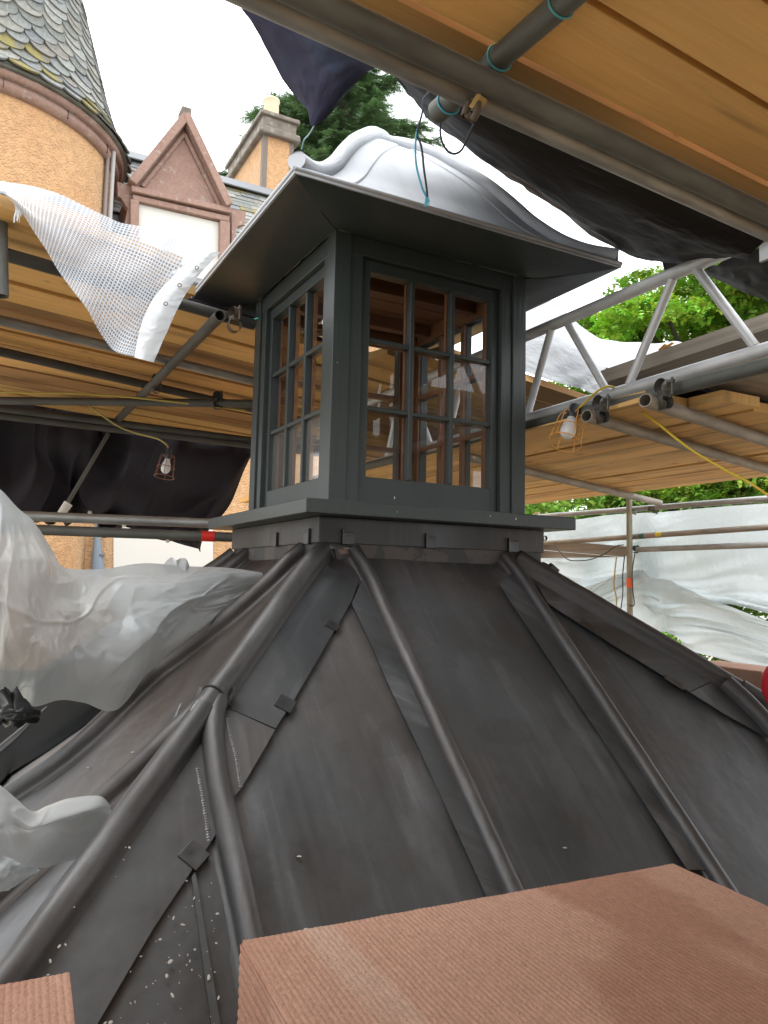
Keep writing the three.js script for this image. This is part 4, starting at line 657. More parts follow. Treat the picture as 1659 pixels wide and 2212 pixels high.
{ // white debris netting draped over the left deck
  const n = thing('debris_netting', 'white debris netting hanging in a pointed corner over the left deck', 'netting');
  const mN = V(-Math.cos(46 * Math.PI / 180), 0, -Math.sin(46 * Math.PI / 180)), dN = (x, y, o) => [x, y, -onPl(x, y, mN.clone().multiplyScalar(o), mN).z];
  const top = [[-8, 396], [36, 398], [109, 416], [197, 458], [255, 478], [324, 492], [380, 516], [437, 540]].map(q => dN(...q, 2.495));
  const bot = [[8, 424], [42, 455], [91, 526], [135, 592], [175, 653], [222, 722], [255, 760], [290, 775]].map((q, i) => dN(...q, 2.46 - 0.02 * i));
  const mid = k => top.map((a, i) => { const b = bot[i]; return [lerp(a[0], b[0], k) , lerp(a[1], b[1], k), lerp(a[2], b[2], k) - 0.03 * Math.sin(k * 3.1)]; });
  part(n, 'net', sheet(grid([top, mid(0.33), mid(0.66), bot]), 120, 70, (s, t) => 0.035 * (fbm(s * 5 + 4, t * 2 + 4, 256, 256, 2) - 0.5)), net);
  const h0 = [[437, 541], [408, 570], [365, 606], [328, 650], [303, 708], [290, 772]].map((q, i) => dN(...q, 2.48 - 0.04 * i)), h1 = [[476, 545], [440, 582], [410, 622], [383, 668], [357, 726], [331, 783]].map((q, i) => dN(...q, 2.48 - 0.04 * i));
  part(n, 'hem', sheet(grid([h0, h0.map((a, i) => a.map((v, k) => lerp(v, h1[i][k], 0.5) - (k === 2 ? 0.012 : 0))), h1]), 60, 12, (s, t) => 0.004 * (fbm(s * 12 + 4, t * 2 + 4, 256, 256, 2) - 0.5)), hemMat, 'solid white hem with eyelets');
  for (const [x, y] of [[425, 578], [388, 616], [358, 656], [336, 706]]) { const g = new THREE.TorusGeometry(0.0062, 0.0016, 6, 14), p = P(...dN(x, y, 2.33)); g.translate(p.x, p.y, p.z); part(n, 'eyelet', g, iron); }
  part(n, 'torn_edge', sheet(grid([[[-6, 395], [36, 396], [109, 413], [197, 456]].map(q => dN(...q, 2.485)), [[-6, 415], [40, 425], [109, 436], [192, 468]].map(q => dN(...q, 2.475))]), 40, 8), hemMat);
  const fr = []; seed = 4; for (let i = 0; i < 18; i++) { const a = P(...dN(38 + rr(-6, 8), 442 + rr(-4, 8), 2.44)), b = P(...dN(36 + rr(-8, 12), 468 + rr(-8, 14), 2.44)); fr.push(rod(a, b, 0.0012, 0.0008, 5)); } part(n, 'frayed_thread', merge(fr), hemMat);
  base(n, P(230, 600, 2.7));
}
{ // netting over the deck beyond the lattice beam
  const g = grid([[[1100, 628, 4.5], [1180, 640, 4.6], [1250, 706, 4.7], [1300, 730, 4.8], [1380, 738, 4.9], [1460, 736, 4.9], [1530, 752, 4.8]], [[1100, 720, 4.3], [1180, 730, 4.4], [1250, 760, 4.4], [1300, 775, 4.4], [1380, 775, 4.4], [1450, 775, 4.3], [1500, 785, 4.2]], [[1100, 790, 4.22], [1180, 822, 4.35], [1250, 838, 4.4], [1290, 850, 4.3], [1370, 830, 4.0], [1430, 820, 3.9], [1480, 812, 3.9]]]);
  solo('debris_netting', sheet(g, 110, 50, (s, t) => 0.05 * (fbm(s * 6 + 4, t * 3 + 4, 256, 256, 3) - 0.5)), netBack, 'white netting draped over the deck edge behind the lattice beam', 'netting');
}
{ // clear sheeting hung from the guard rail on the right
  const uS = 5.36, q = (x, y, o = 0) => onPl((1320 + x * .2411) * .864, (1220 + y * .2411) * .864, uvP(uS + o, 0, 0), U);
  const rows = [[[-300, 330], [150, 320], [500, 325], [800, 285], [1080, 262], [1400, 250], [1750, 215], [2200, 180], [2800, 140]], [[-300, 560], [150, 600, .05], [500, 560, -.03], [800, 540, .06], [1080, 530, -.05], [1400, 520, .08], [1750, 500], [2200, 480], [2800, 450]], [[-300, 850, .1], [150, 790, .02], [500, 900, -.05], [800, 890, .1], [1130, 870, -.12], [1400, 950, .02], [1750, 1040, -.05], [2200, 1080], [2800, 1200]], [[-300, 1100, .2], [200, 1000, .1], [500, 1040, .1], [800, 1010, .2], [1130, 1000, .1], [1400, 1050, .15], [1750, 1140, .1], [2200, 1220], [2800, 1400]]];
  solo('plastic_sheeting', sheet(rows.map(r => r.map(p => q(...p))), 160, 90, (s, t) => 0.12 * Math.pow(t, 1.2) * (Math.abs(fbm(s * 3 + 4, t * 9 + s * 5 + 4, 256, 256, 2) - 0.5) * 2 - 0.3) + 0.02 * (fbm(s * 20 + 2, t * 3, 256, 256, 2) - 0.5)), polyWall, 'upper clear plastic sheeting hung from the guard rail on the right', 'plastic sheeting');
  const rows2 = [[[300, 1130, -.05], [640, 1010, -.05], [900, 905, -.06], [1160, 870, -.12], [1400, 955, -.08], [1660, 1060, -.06], [2100, 1230], [2800, 1500]], [[300, 1300, .1], [640, 1150, .02], [900, 1080, .05], [1150, 1050, -.02], [1400, 1180, .05], [1660, 1260, 0], [2100, 1420], [2800, 1680]], [[300, 1400, .05], [640, 1300, .02], [900, 1240, .02], [1150, 1215, -.08], [1400, 1300, -.02], [1660, 1410, 0], [2100, 1560], [2800, 1830]], [[300, 1600, .3], [640, 1500, .2], [1000, 1480, .1], [1330, 1488, 0], [1480, 1508, 0], [1620, 1660, 0], [2050, 1790], [2800, 1960]]];
  solo('plastic_sheeting', sheet(rows2.map(r => r.map(p => q(...p, (p[2] || 0) - 0.12))), 140, 100, (s, t) => 0.10 * (Math.abs(fbm(s * 3 + 4, t * 6 + s * 7 + 4, 256, 256, 2) - 0.5) * 2 - 0.3)), polyWall, 'lower clear plastic sheet tied in folds to the standard on the right', 'plastic sheeting');
}
{ // crumpled polythene over the left slope of the leaded roof
  const g = grid([[[-60, 1010, 1.95], [0, 1056, 2.0], [40, 1098, 2.05], [73, 1128, 2.1], [112, 1186, 2.18], [139, 1226, 2.25], [219, 1230, 2.4], [314, 1217, 2.55], [400, 1224, 2.68], [485, 1228, 2.82], [578, 1240, 2.98]],
    [[-60, 1160, 1.85], [0, 1180, 1.9], [50, 1200, 1.95], [100, 1230, 2.02], [140, 1258, 2.1], [180, 1275, 2.18], [240, 1265, 2.3], [320, 1262, 2.42], [410, 1262, 2.55], [500, 1255, 2.72], [576, 1252, 2.92]],
    [[-60, 1290, 1.82], [0, 1310, 1.88], [50, 1325, 1.9], [100, 1335, 1.98], [150, 1335, 2.02], [200, 1330, 2.1], [260, 1320, 2.22], [330, 1310, 2.32], [410, 1295, 2.45], [490, 1280, 2.65], [568, 1263, 2.88]],
    [[-60, 1410, 1.9], [0, 1420, 1.92], [50, 1425, 1.94], [100, 1420, 1.96], [150, 1425, 2.02], [210, 1420, 2.1], [280, 1400, 2.2], [345, 1370, 2.32], [420, 1335, 2.46], [490, 1305, 2.64], [560, 1276, 2.86]],
    [[-60, 1510, 2.0], [0, 1503, 2.02], [35, 1496, 2.05], [72, 1526, 2.05], [130, 1512, 2.1], [180, 1517, 2.15], [252, 1532, 2.2], [329, 1442, 2.35], [400, 1385, 2.47], [470, 1335, 2.62], [545, 1285, 2.84]]]);
  const crump = (s, t) => { const e = 0.12 + 0.88 * sstep(0, 0.25, t) * sstep(0, 0.15, 1 - t) * sstep(0, 0.05, 1 - s), w = 0.25 * (fbm(s * 4 + 9, t * 3 + 9, 256, 256, 2) - 0.5); const x = s * 7 + w * 3, y = t * 4 - w * 2; const rg = Math.exp(-Math.pow((fbm(x * 0.5 + 7 + y * 0.3, y * 0.6 + 7, 256, 256, 1) - 0.5) * 40, 2)); return -0.0045 * rg * e + e * (0.055 * (facet(x * 0.62 + 40.3, y * 0.62 + 40.3) - 0.5) + 0.03 * (Math.abs(vn(x * 0.7 + 40, y * 0.8 + x * 0.3 + 40) - 0.5) * 2 - 0.4) + 0.016 * (facet(x * 1.3 + y * 0.5 + 61, y * 1.3 - x * 0.3 + 63) - 0.5) + 0.004 * (Math.abs(vn(x * 4 - y + 80, y * 3 + x + 80) - 0.5) * 2 - 0.4)); };
  solo('plastic_sheeting', sheet(g, 260, 160, crump), poly, 'large crumpled clear polythene sheet heaped left of the lantern foot', 'plastic sheeting');
  const gb = grid([[[350, 1224, 2.7], [362, 1209, 2.7], [372, 1204, 2.7], [381, 1210, 2.66], [390, 1206, 2.7], [402, 1207, 2.7], [409, 1222, 2.7]], [[350, 1240, 2.66], [362, 1238, 2.62], [372, 1238, 2.62], [381, 1238, 2.64], [390, 1238, 2.62], [402, 1238, 2.62], [410, 1240, 2.66]]]);
  solo('plastic_roll', sheet(gb, 40, 8), poly, 'small rounded fold of polythene standing up before the white window', 'plastic sheeting');
  const z = (x, y, d) => [x * .2345, 1434 + y * .2345, d];
  const g2 = grid([[z(-250, 1000, 1.50), z(0, 1120, 1.55), z(150, 1240, 1.6), z(300, 1360, 1.65), z(430, 1312, 1.7), z(640, 1240, 1.74), z(910, 1215, 1.78), z(1020, 1300, 1.80)], [z(-250, 1330, 1.46), z(0, 1335, 1.5), z(120, 1360, 1.53), z(290, 1460, 1.56), z(430, 1440, 1.6), z(640, 1390, 1.65), z(900, 1330, 1.72), z(1030, 1340, 1.79)], [z(-250, 1560, 1.44), z(0, 1550, 1.48), z(130, 1570, 1.52), z(290, 1600, 1.55), z(430, 1570, 1.6), z(600, 1540, 1.66), z(860, 1500, 1.73), z(1042, 1490, 1.8)], [z(-250, 1700, 1.48), z(0, 1750, 1.52), z(110, 1790, 1.56), z(220, 1850, 1.6), z(400, 1875, 1.64), z(560, 1830, 1.68), z(760, 1785, 1.74), z(860, 1740, 1.77)]]);
  solo('plastic_sheeting', sheet(g2, 90, 60, (s, t) => (0.2 + sstep(0, 0.15, t) * sstep(0, 0.15, 1 - t)) * (0.022 * (facet(s * 2.6 + 20, t * 2 + 20.4) - 0.5) + 0.007 * (Math.abs(vn(s * 6 + t * 2 + 20, t * 4 + 33) - 0.5) * 2 - 0.4))), poly, 'folded corner of polythene lying on the hip at the lower left edge', 'plastic sheeting');
  const g3 = grid([[z(-250, 1690, 1.6), z(0, 1740, 1.62), z(150, 1800, 1.66), z(350, 1865, 1.72)], [z(-250, 1950, 1.56), z(0, 1960, 1.6), z(120, 1930, 1.64), z(350, 1880, 1.72)], [z(-250, 2220, 1.6), z(0, 2120, 1.64), z(170, 2010, 1.68), z(360, 1890, 1.74)]]);
  solo('plastic_roll', sheet(g3, 40, 24, creased(3, 0.01, 3)), poly, 'rolled polythene edge below the folded corner at the left', 'plastic sheeting');
  const lz = (x, y, k) => lh(x, y).addScaledVector(nL, k);
  const gb2 = [[lz(-150, 1440, .08), lz(0, 1470, .09), lz(150, 1478, .08), lz(250, 1500, .05), lz(340, 1425, .03)], [lz(-150, 1560, .06), lz(0, 1560, .06), lz(90, 1590, .04), lz(190, 1555, .03), lz(320, 1460, .012)], [lz(-150, 1700, .03), lz(-10, 1690, .02), lz(45, 1652, .012), lz(150, 1590, .008), lz(300, 1487, .008)], [lz(-150, 1790, .01), lz(-20, 1706, .006), lz(30, 1672, .006), lz(140, 1600, .004), lz(290, 1496, .004)]];
  solo('plastic_sheeting', sheet(gb2, 70, 50, (s, t) => 0.008 * (facet(s * 4 + 4, t * 3 + 4) - 0.5)), polyBlack, 'black polythene sheet lying under the clear heap on the left', 'plastic sheeting');
  const zc = (x, y, d = 1.95) => [x * .2345, 1434 + 55 - 55 + (y) * .2345, d];
  const knot = grid([[zc(-60, 290), zc(40, 250), zc(110, 228), zc(170, 260), zc(230, 330)], [zc(-40, 420, 1.9), zc(50, 380, 1.86), zc(150, 390, 1.84), zc(210, 420, 1.86), zc(330, 440, 1.92)], [zc(-60, 560), zc(20, 520, 1.88), zc(110, 500, 1.84), zc(230, 520, 1.86), zc(350, 470, 1.93)], [zc(-60, 600), zc(20, 560), zc(120, 540, 1.9), zc(250, 565, 1.9), zc(340, 490, 1.94)]]);
  solo('plastic_sheeting', sheet(knot, 50, 40, (s, t) => 0.03 * (Math.abs(vn(s * 4 + 8, t * 4 + 8) - 0.5) * 2 - 0.4)), polyBlackShiny, 'crumpled end of black plastic poking out at the left edge', 'plastic sheeting');
}

// ---------------------------------------------------------------- the house behind
const D0 = P(390, 450, 9.0), outN = W_.clone().negate();
const fp = (x, y, off = 0) => onPl(x, y, D0.clone().addScaledVector(outN, off), outN);
const aOf = p => p.dot(U) - D0.dot(U);
const hA = (a, y, v) => uvP(D0.dot(U) + a, y, D0.dot(W_) + v);
const Q1 = (x, y) => [x * .3958, y * .3958];
const slateUnit = new THREE.BoxGeometry(1, 1, 1);
const house = thing('house', 'ochre harled house with a brown stone dormer, slate roof and chimney', 'house');
{
  const ye = 3.68, rb = 1.9, yr = 5.95;
  const aE = aOf(fp(930, 900)), aM = (aE - 1.8) / 2, aL = aE + 1.8;
  part(house, 'wall', box(hA(aM, (ye - 8) / 2, 1.9), U, Y, U.clone().cross(Y), aL, ye + 8, 3.8), harl);
  // roof slope with its slates
  const sl = V(0, 0, 0).addScaledVector(W_, rb).addScaledVector(Y, yr - ye), L = sl.length(); sl.normalize(); const nr = U.clone().cross(sl).normalize();
  const slope = part(house, 'roof_slope', merge([box(hA(aM, (ye + yr) / 2, rb / 2).addScaledVector(nr, -0.05), U, nr, U.clone().cross(nr), aL, 0.06, L + 0.3), box(hA(aM, (ye + yr) / 2, rb * 1.5 + 0.05), U, V(0, 0, 0).addScaledVector(nr, 1).reflect(W_).normalize(), U.clone().cross(V(0, 0, 0).addScaledVector(nr, 1).reflect(W_).normalize()), aL, 0.06, L)]), slateMat[1]);
  seed = 61; const gauge = 0.125; let cnt = 0;
  for (let r = 0; r < 14; r++) {
    let a = -1.7 + (r % 2) * 0.16; const d = L - 0.11 - r * gauge;
    while (a < 2.3 && cnt < 290) { const w = rr(0.24, 0.42), m = part(slope, 'slate', slateUnit, rnd() < 0.1 ? slateLichen : slateMat[Math.floor(rnd() * 6)]); m.scale.set(w - 0.006, 0.016, gauge * 1.7); const tilt = nr.clone().applyAxisAngle(U, -rr(0.05, 0.10)); m.quaternion.setFromRotationMatrix(new THREE.Matrix4().makeBasis(U, tilt, U.clone().cross(tilt))); m.position.copy(hA(a + w / 2, ye, 0).addScaledVector(sl, d + rr(-0.012, 0.012)).addScaledVector(nr, 0.012 + rr(0, 0.008))); a += w; cnt++; }
  }
  part(house, 'ridge_cap', merge([box(hA(aM, yr + 0.02, rb - 0.06).addScaledVector(sl, -0.06).addScaledVector(nr, 0.03), U, nr, U.clone().cross(nr), aL, 0.02, 0.22), rod(hA(-1.8, yr + 0.05, rb), hA(aE, yr + 0.05, rb), 0.05, 0.05, 12)]), std({ color: lin(0.17, 0.18, 0.19), roughness: 0.6 }));
  // stone dormer with a steep pediment
  const pz = (pts, off, th, back) => plate(pts.map(p => fp(...Q1(...p), off)), back ? W_ : outN, th);
  const dorm = part(house, 'dormer', pz([[706, 1030], [1010, 640], [1252, 1150], [1252, 1900], [706, 1900]].reverse(), -0.005, 1.7, true), brownStone);
  const cop = (p, q, wd, off, th, nm = 'coping') => part(dorm, nm, bar(fp(...Q1(...p), off), fp(...Q1(...q), off), th, wd, fp(...Q1(...q), off).sub(fp(...Q1(...p), off)).cross(outN).normalize(), { r: 0.012 }), brownStone);
  cop([1012, 645], [716, 1012], 0.10, 0.03, 0.22); cop([1005, 640], [1240, 1135], 0.10, 0.035, 0.22);
  cop([1005, 735], [775, 1022], 0.05, 0.0, 0.06, 'moulding'); cop([1005, 735], [1195, 1125], 0.05, 0.003, 0.06, 'moulding');
  cop([712, 1040], [1256, 1160], 0.075, 0.03, 0.14, 'moulding'); cop([720, 1085], [1245, 1203], 0.075, 0.015, 0.10, 'lintel');
  cop([732, 1100], [726, 1900], 0.10, 0.02, 0.11, 'jamb'); cop([1222, 1215], [1214, 1900], 0.13, 0.02, 0.11, 'jamb');
  part(dorm, 'blind', pz([[750, 1112], [1195, 1216], [1192, 1900], [744, 1900]].reverse(), 0.001, 0.006), whitePaint, 'white boarded window opening');
  const ap = fp(...Q1(1008, 628), 0.03); part(dorm, 'finial_stone', box(ap, U, Y, U.clone().cross(Y), 0.12, 0.10, 0.22, { r: 0.015 }), mossStone);
  part(dorm, 'bracket', pz([[632, 1012], [706, 1036], [706, 1240], [672, 1240], [690, 1160], [655, 1100], [636, 1090]].reverse(), -0.12, 0.1), brownStone); part(dorm, 'bracket', pz([[1252, 1155], [1330, 1175], [1320, 1240], [1285, 1250], [1268, 1300], [1270, 1900], [1252, 1900]].reverse(), -0.12, 0.1), brownStone);
  // white window opening lower down
  part(house, 'blind', plate([[245, 1090], [460, 1098], [460, 1330], [245, 1330]].reverse().map(p => fp(...p, 0.004)), outN, 0.008), whitePaint, 'white boarded lower window');
  // chimney stack on the ridge
  const K = P(569, 300, 11.5), along = (dir, x) => { const r = ray(x, 300); const k = r.x / r.z; return (k * K.z - K.x) / (dir.x - k * dir.z); };
  const wu = along(U, 634), wv = along(W_, 500), yOf = (x, y) => P(x, y, 11.5).y;
  const y1 = yOf(569, 291), y2 = yOf(567, 279), y3 = yOf(565, 251), y4 = yOf(565, 244);
  const cb = (u0, u1, v0, v1, a, b, o) => box(K.clone().addScaledVector(U, (u0 + u1) / 2).addScaledVector(W_, (v0 + v1) / 2).setY((a + b) / 2), U, Y, U.clone().cross(Y), u1 - u0, b - a, v1 - v0, o);
  const ch = part(house, 'chimney', cb(0, wu, 0, wv, 3.5, y1), harl);
  part(ch, 'moulding', cb(-0.09, wu + 0.09, -0.09, wv + 0.09, y1, y2 + 0.03, { r: 0.03 }), mossStone); part(ch, 'frieze', cb(-0.03, wu + 0.03, -0.03, wv + 0.03, y2 + 0.03, y3), mossStone); part(ch, 'moulding', cb(-0.08, wu + 0.08, -0.08, wv + 0.08, y3, y4 + 0.02, { r: 0.02 }), mossStone);
  for (const [u0, u1, v0, v1] of [[-0.006, 0.075, -0.006, 0.075], [wu - 0.06, wu + 0.006, -0.006, 0.06]]) part(ch, 'quoin_strip', cb(u0, u1, v0, v1, 3.5, y1 - 0.001), std({ color: lin(0.24, 0.20, 0.17), roughness: 0.95, bumpMap: grit, bumpScale: 0.01 }));
  const pc = P(586, 240, 11.5 + 0.35), yt = pc.y - P(586, 240, 11.85).y + P(586, 217, 11.85).y;
  const pot = new THREE.LatheGeometry([[0.125, 0], [0.12, yt - y4 - 0.05], [0.135, yt - y4 - 0.03], [0.13, yt - y4], [0.10, yt - y4]].map(q => new THREE.Vector2(...q)), 24); pot.translate(pc.x, y4, pc.z);
  part(ch, 'chimney_pot', pot, std({ color: lin(0.58, 0.48, 0.33), roughness: 0.8 }));
  part(ch, 'stay_wire', merge([tubePath([V(pc.x - 0.14, y4, pc.z), V(pc.x - 0.16, y4 + 0.14, pc.z), V(pc.x - 0.11, y4 + 0.2, pc.z)], 0.008, 12, 5), rod(V(pc.x - 0.05, yt, pc.z), V(pc.x, yt + 0.16, pc.z), 0.01, 0.006, 6)]), blackIron);
  base(house, hA(aM, -8, 2));
  const dp = thing('downpipe', 'blue-grey tapering pipe on the ochre wall left of the lower white window', 'downpipe');
  const d1 = fp(...Z7(572, 900), 0.07), d2 = fp(...Z7(580, 1300), 0.07); part(dp, 'pipe', rod(d2, d1, 0.085, 0.006, 16), std({ color: lin(0.16, 0.20, 0.245), roughness: 0.5 })); part(dp, 'collar', rod(d2.clone().setY(d1.y - 0.50), d2.clone().setY(d1.y - 0.47), 0.058, 0.056, 16), std({ color: lin(0.08, 0.10, 0.12), roughness: 0.5 })); base(dp, d2);
}
const turret = thing('round_turret', 'round ochre turret with a conical roof of rounded slates', 'turret');
{
  const T = P(-60, 336, 8.5), yt = T.y;
  const wallG = new THREE.CylinderGeometry(1.535, 1.535, yt + 8, 96, 1, true); { const uv = wallG.attributes.uv; for (let i = 0; i < uv.count; i++) uv.setXY(i, uv.getX(i) * 9.6, uv.getY(i) * (yt + 8)); } wallG.translate(T.x, (yt - 8) / 2, T.z);
  part(turret, 'wall', wallG, harl);
  const lathe = pts => { const g = new THREE.LatheGeometry(pts.map(q => new THREE.Vector2(...q)), 96); const uv = g.attributes.uv; for (let i = 0; i < uv.count; i++) uv.setXY(i, uv.getX(i) * 10, uv.getY(i) * 0.4); g.translate(T.x, yt, T.z); return g; };
  part(turret, 'cornice', lathe([[1.53, -0.02], [1.57, -0.015], [1.605, 0.02], [1.61, 0.06], [1.595, 0.09], [1.60, 0.10], [1.64, 0.105], [1.66, 0.15], [1.66, 0.17], [1.4, 0.2]]), brownStone);
  seed = 77; for (let i = 0; i < 9; i++) { const a = -0.6 + i * 0.42, c = V(T.x + Math.sin(a) * 1.607, yt + 0.05, T.z + Math.cos(a) * 1.607); part(turret, 'joint', box(c, V(Math.cos(a), 0, -Math.sin(a)), Y, V(Math.sin(a), 0, Math.cos(a)), 0.006, 0.1, 0.012), blackIron); }
  const prof = [[0, 1.73], [0.10, 1.655], [0.25, 1.57], [0.5, 1.475], [0.9, 1.36], [2.2, 1.0], [5.4, 0]];
  const rAt = y => { for (let i = 1; i < prof.length; i++) if (y <= prof[i][0]) return lerp(prof[i - 1][1], prof[i][1], (y - prof[i - 1][0]) / (prof[i][0] - prof[i - 1][0])); return 0; };
  const cone = part(turret, 'cone_roof', lathe([[1.4, 0.17], ...prof.map(([y, r]) => [Math.max(0.001, r - 0.03), y + 0.19])]), slateMat[4]);
  const shp = [0, 1, 2].map(k => { const s = new THREE.Shape(); s.moveTo(-0.5, 1); s.lineTo(-0.5, 0.40 + 0.05 * k); s.bezierCurveTo(-0.47, 0.12, -0.22, 0.0, 0.08 - 0.06 * k, 0.0); s.bezierCurveTo(0.3, 0.01, 0.45, 0.08 + 0.04 * k, 0.5, 0.26 + 0.07 * k); s.lineTo(0.5, 1); s.closePath(); return new THREE.ExtrudeGeometry(s, { depth: 1, bevelEnabled: false, curveSegments: 5 }); });
  let y = 0.0, row = 0, n = 0; const toCam = Math.atan2(-T.x, -T.z);
  while (y < 1.85) {
    const r = rAt(y), dy = 0.02, sl = Math.atan2(dy, rAt(y) - rAt(y + dy)), w0 = 0.265; let a = toCam + 0.0 + (row % 2) * 0.07;
    while (a < toCam + 1.72 && n < 300) {
      const w = w0 * rr(0.8, 1.2), da = w / r, am = a + da / 2, rad = V(Math.sin(am), 0, Math.cos(am)), tan = V(Math.cos(am), 0, -Math.sin(am));
      const tilt = sl - 0.10 - rr(-0.01, 0.05), upv = rad.clone().multiplyScalar(-Math.cos(tilt)).addScaledVector(Y, Math.sin(tilt)).normalize(), nn = tan.clone().cross(upv).normalize();
      const m = part(cone, 'slate', shp[Math.floor(rnd() * 3)], (row < 4 && rnd() < 0.3) ? slateLichen : slateMat[Math.floor(rnd() * 6)]);
      m.scale.set(w - 0.010, 0.28, 0.018); m.quaternion.setFromRotationMatrix(new THREE.Matrix4().makeBasis(tan, upv, nn)); m.position.copy(V(T.x, yt + 0.18 + y + rr(-0.012, 0.012), T.z).addScaledVector(rad, r + 0.012)); a += da; n++;
    }
    y += 0.116 * Math.sin(sl); row++;
  }
  const dpx = fp(...Q1(617, 900), 0.10); part(turret, 'downpipe', rod(dpx.clone().setY(1.5), dpx.clone().setY(P(247, 336, 8.6).y), 0.024, 0.024, 14), std({ color: lin(0.36, 0.34, 0.33), roughness: 0.5 })); part(turret, 'downpipe', rod(dpx.clone().addScaledVector(U, -0.062).setY(1.5), dpx.clone().addScaledVector(U, -0.062).setY(P(244, 345, 8.6).y), 0.022, 0.022, 12), std({ color: lin(0.22, 0.19, 0.18), roughness: 0.7 }));
  base(turret, V(T.x, -8, T.z));
}

// ---------------------------------------------------------------- trees and hedge
const leafMat = (r, g, b) => phy({ color: lin(r, g, b), roughness: 0.75, transmission: 0.35, thickness: 0, specularIntensity: 0.35 });
function leafSprig(n, len, wid, spread) {                        // a small spray of bent leaves
  const gs = []; for (let i = 0; i < n; i++) {
    const g = new THREE.BufferGeometry(); g.setAttribute('position', new THREE.Float32BufferAttribute([0, 0, 0, -wid / 2, 0.012, len * 0.45, 0, -0.006, len * 0.5, wid / 2, 0.012, len * 0.45, 0, -0.03, len], 3)); g.setAttribute('uv', new THREE.Float32BufferAttribute([0, 0, 0, 0, 0, 0, 0, 0, 0, 0], 2)); g.setIndex([0, 1, 2, 0, 2, 3, 2, 1, 4, 3, 2, 4]); g.computeVertexNormals();
    g.rotateX(rr(-0.3, 0.5)); g.rotateY(i / n * 6.283 + rr(-0.4, 0.4)); g.translate(rr(-1, 1) * spread, rr(-0.5, 0.5) * spread, rr(-1, 1) * spread); gs.push(g);
  }
  return merge(gs);
}
function scatter(parent, name, geo, mat, list) {                 // list of [pos, euler, scale, tone]
  const m = new THREE.InstancedMesh(geo, mat, list.length), M = new THREE.Matrix4(), q = new THREE.Quaternion(), c = new THREE.Color();
  list.forEach(([p, e, s, t], i) => { q.setFromEuler(e); m.setMatrixAt(i, M.compose(p, q, V(s, s, s))); m.setColorAt(i, c.setRGB(...t)); });
  m.name = name; m.userData.kind = 'stuff'; shade(m); parent.add(m); return m;
}
const bark = std({ color: lin(0.09, 0.07, 0.05), roughness: 0.95, bumpMap: grit, bumpScale: 0.03 });
seed = 1234;
const sprigA = leafSprig(7, 0.17, 0.12, 0.12), sprigB = leafSprig(6, 0.15, 0.10, 0.10);
const eul = (a = 0.5) => new THREE.Euler(rr(-a, a), rr(0, 6.28), rr(-a, a));
function broadTree(label, foot, cc, rad, clumps, per, mat, group) {
  const t = thing('broadleaf_tree', label, 'tree', group), list = [], limbs = [];
  part(t, 'trunk', tubePath([foot, foot.clone().lerp(cc, 0.5).add(V(0.15, 0, 0.1)), cc.clone().add(V(0, rad.y * 0.3, 0))], 0.2, 20, 8), bark);
  for (let i = 0; i < clumps; i++) {
    const a = rr(0, 6.283), e = Math.asin(rr(-0.75, 1)), k = Math.pow(rnd(), 0.35), c = cc.clone().add(V(Math.cos(a) * Math.cos(e) * rad.x * k, Math.sin(e) * rad.y * k, Math.sin(a) * Math.cos(e) * rad.z * k)), cr0 = rr(0.35, 0.8), tone = rr(0.7, 1.3);
    if (i % 3 === 0) limbs.push(tubePath([cc.clone().lerp(foot, 0.25), cc.clone().lerp(c, 0.5).add(V(0, -0.15, 0)), c], 0.045, 8, 5));
    for (let j = 0; j < per; j++) { const b = rr(0, 6.283), f = rr(-0.25, 1), q = Math.sqrt(1 - f * f) , d = Math.pow(rnd(), 0.25); list.push([c.clone().add(V(Math.cos(b) * q * cr0 * 1.25 * d, f * cr0 * 0.6 * d, Math.sin(b) * q * cr0 * 1.25 * d)), eul(0.55), rr(0.42, 0.8), [tone * rr(0.75, 1.3), tone * rr(0.85, 1.15), tone * rr(0.6, 1.1)]]); }
  }
  part(t, 'limb', merge(limbs), bark); scatter(t, 'crown', sprigA, mat, list); return base(t, foot);
}
broadTree('bright green broadleaf tree seen through the lattice beam on the right', V(7.3, -8, -16.5), V(7.2, 3.5, -16.5), V(3.6, 3.7, 3.2), 240, 150, leafMat(0.23, 0.40, 0.05), null);
broadTree('darker green tree at the far right edge beyond the lattice beam', V(12.5, -8, -21), V(12, 5.5, -21), V(3.6, 4.2, 3), 90, 90, leafMat(0.05, 0.115, 0.018), null);
{ const h = thing('hedge', 'leafy green hedge beyond the plastic sheeting on the right', 'hedge'), list = []; seed = 888;
  for (let i = 0; i < 260; i++) { const c = V(rr(1.5, 13), rr(-5.5, 1.9) , -15 + rr(-0.9, 0.9) - 0), cr0 = rr(0.3, 0.6), tone = rr(0.65, 1.3); for (let j = 0; j < 60; j++) { const b = rr(0, 6.283), f = rr(-0.4, 1), q = Math.sqrt(1 - f * f); list.push([c.clone().add(V(Math.cos(b) * q * cr0, f * cr0 * 0.7, Math.sin(b) * q * cr0)), eul(0.7), rr(0.6, 1.1), [tone * rr(0.75, 1.3), tone * rr(0.85, 1.15), tone * rr(0.6, 1.1)]]); } }
  const core = part(h, 'stem', merge([...Array(14)].map((_, i) => tubePath([V(1.5 + i * 0.85, -8, -15.4), V(1.6 + i * 0.85 + rr(-0.3, 0.3), -4, -15.3), V(1.5 + i * 0.85 + rr(-0.4, 0.4), 0.5, -15)], 0.06, 10, 5))), bark);
  scatter(h, 'foliage', sprigB, leafMat(0.17, 0.31, 0.04), list); base(h, V(7, -8, -15)); }
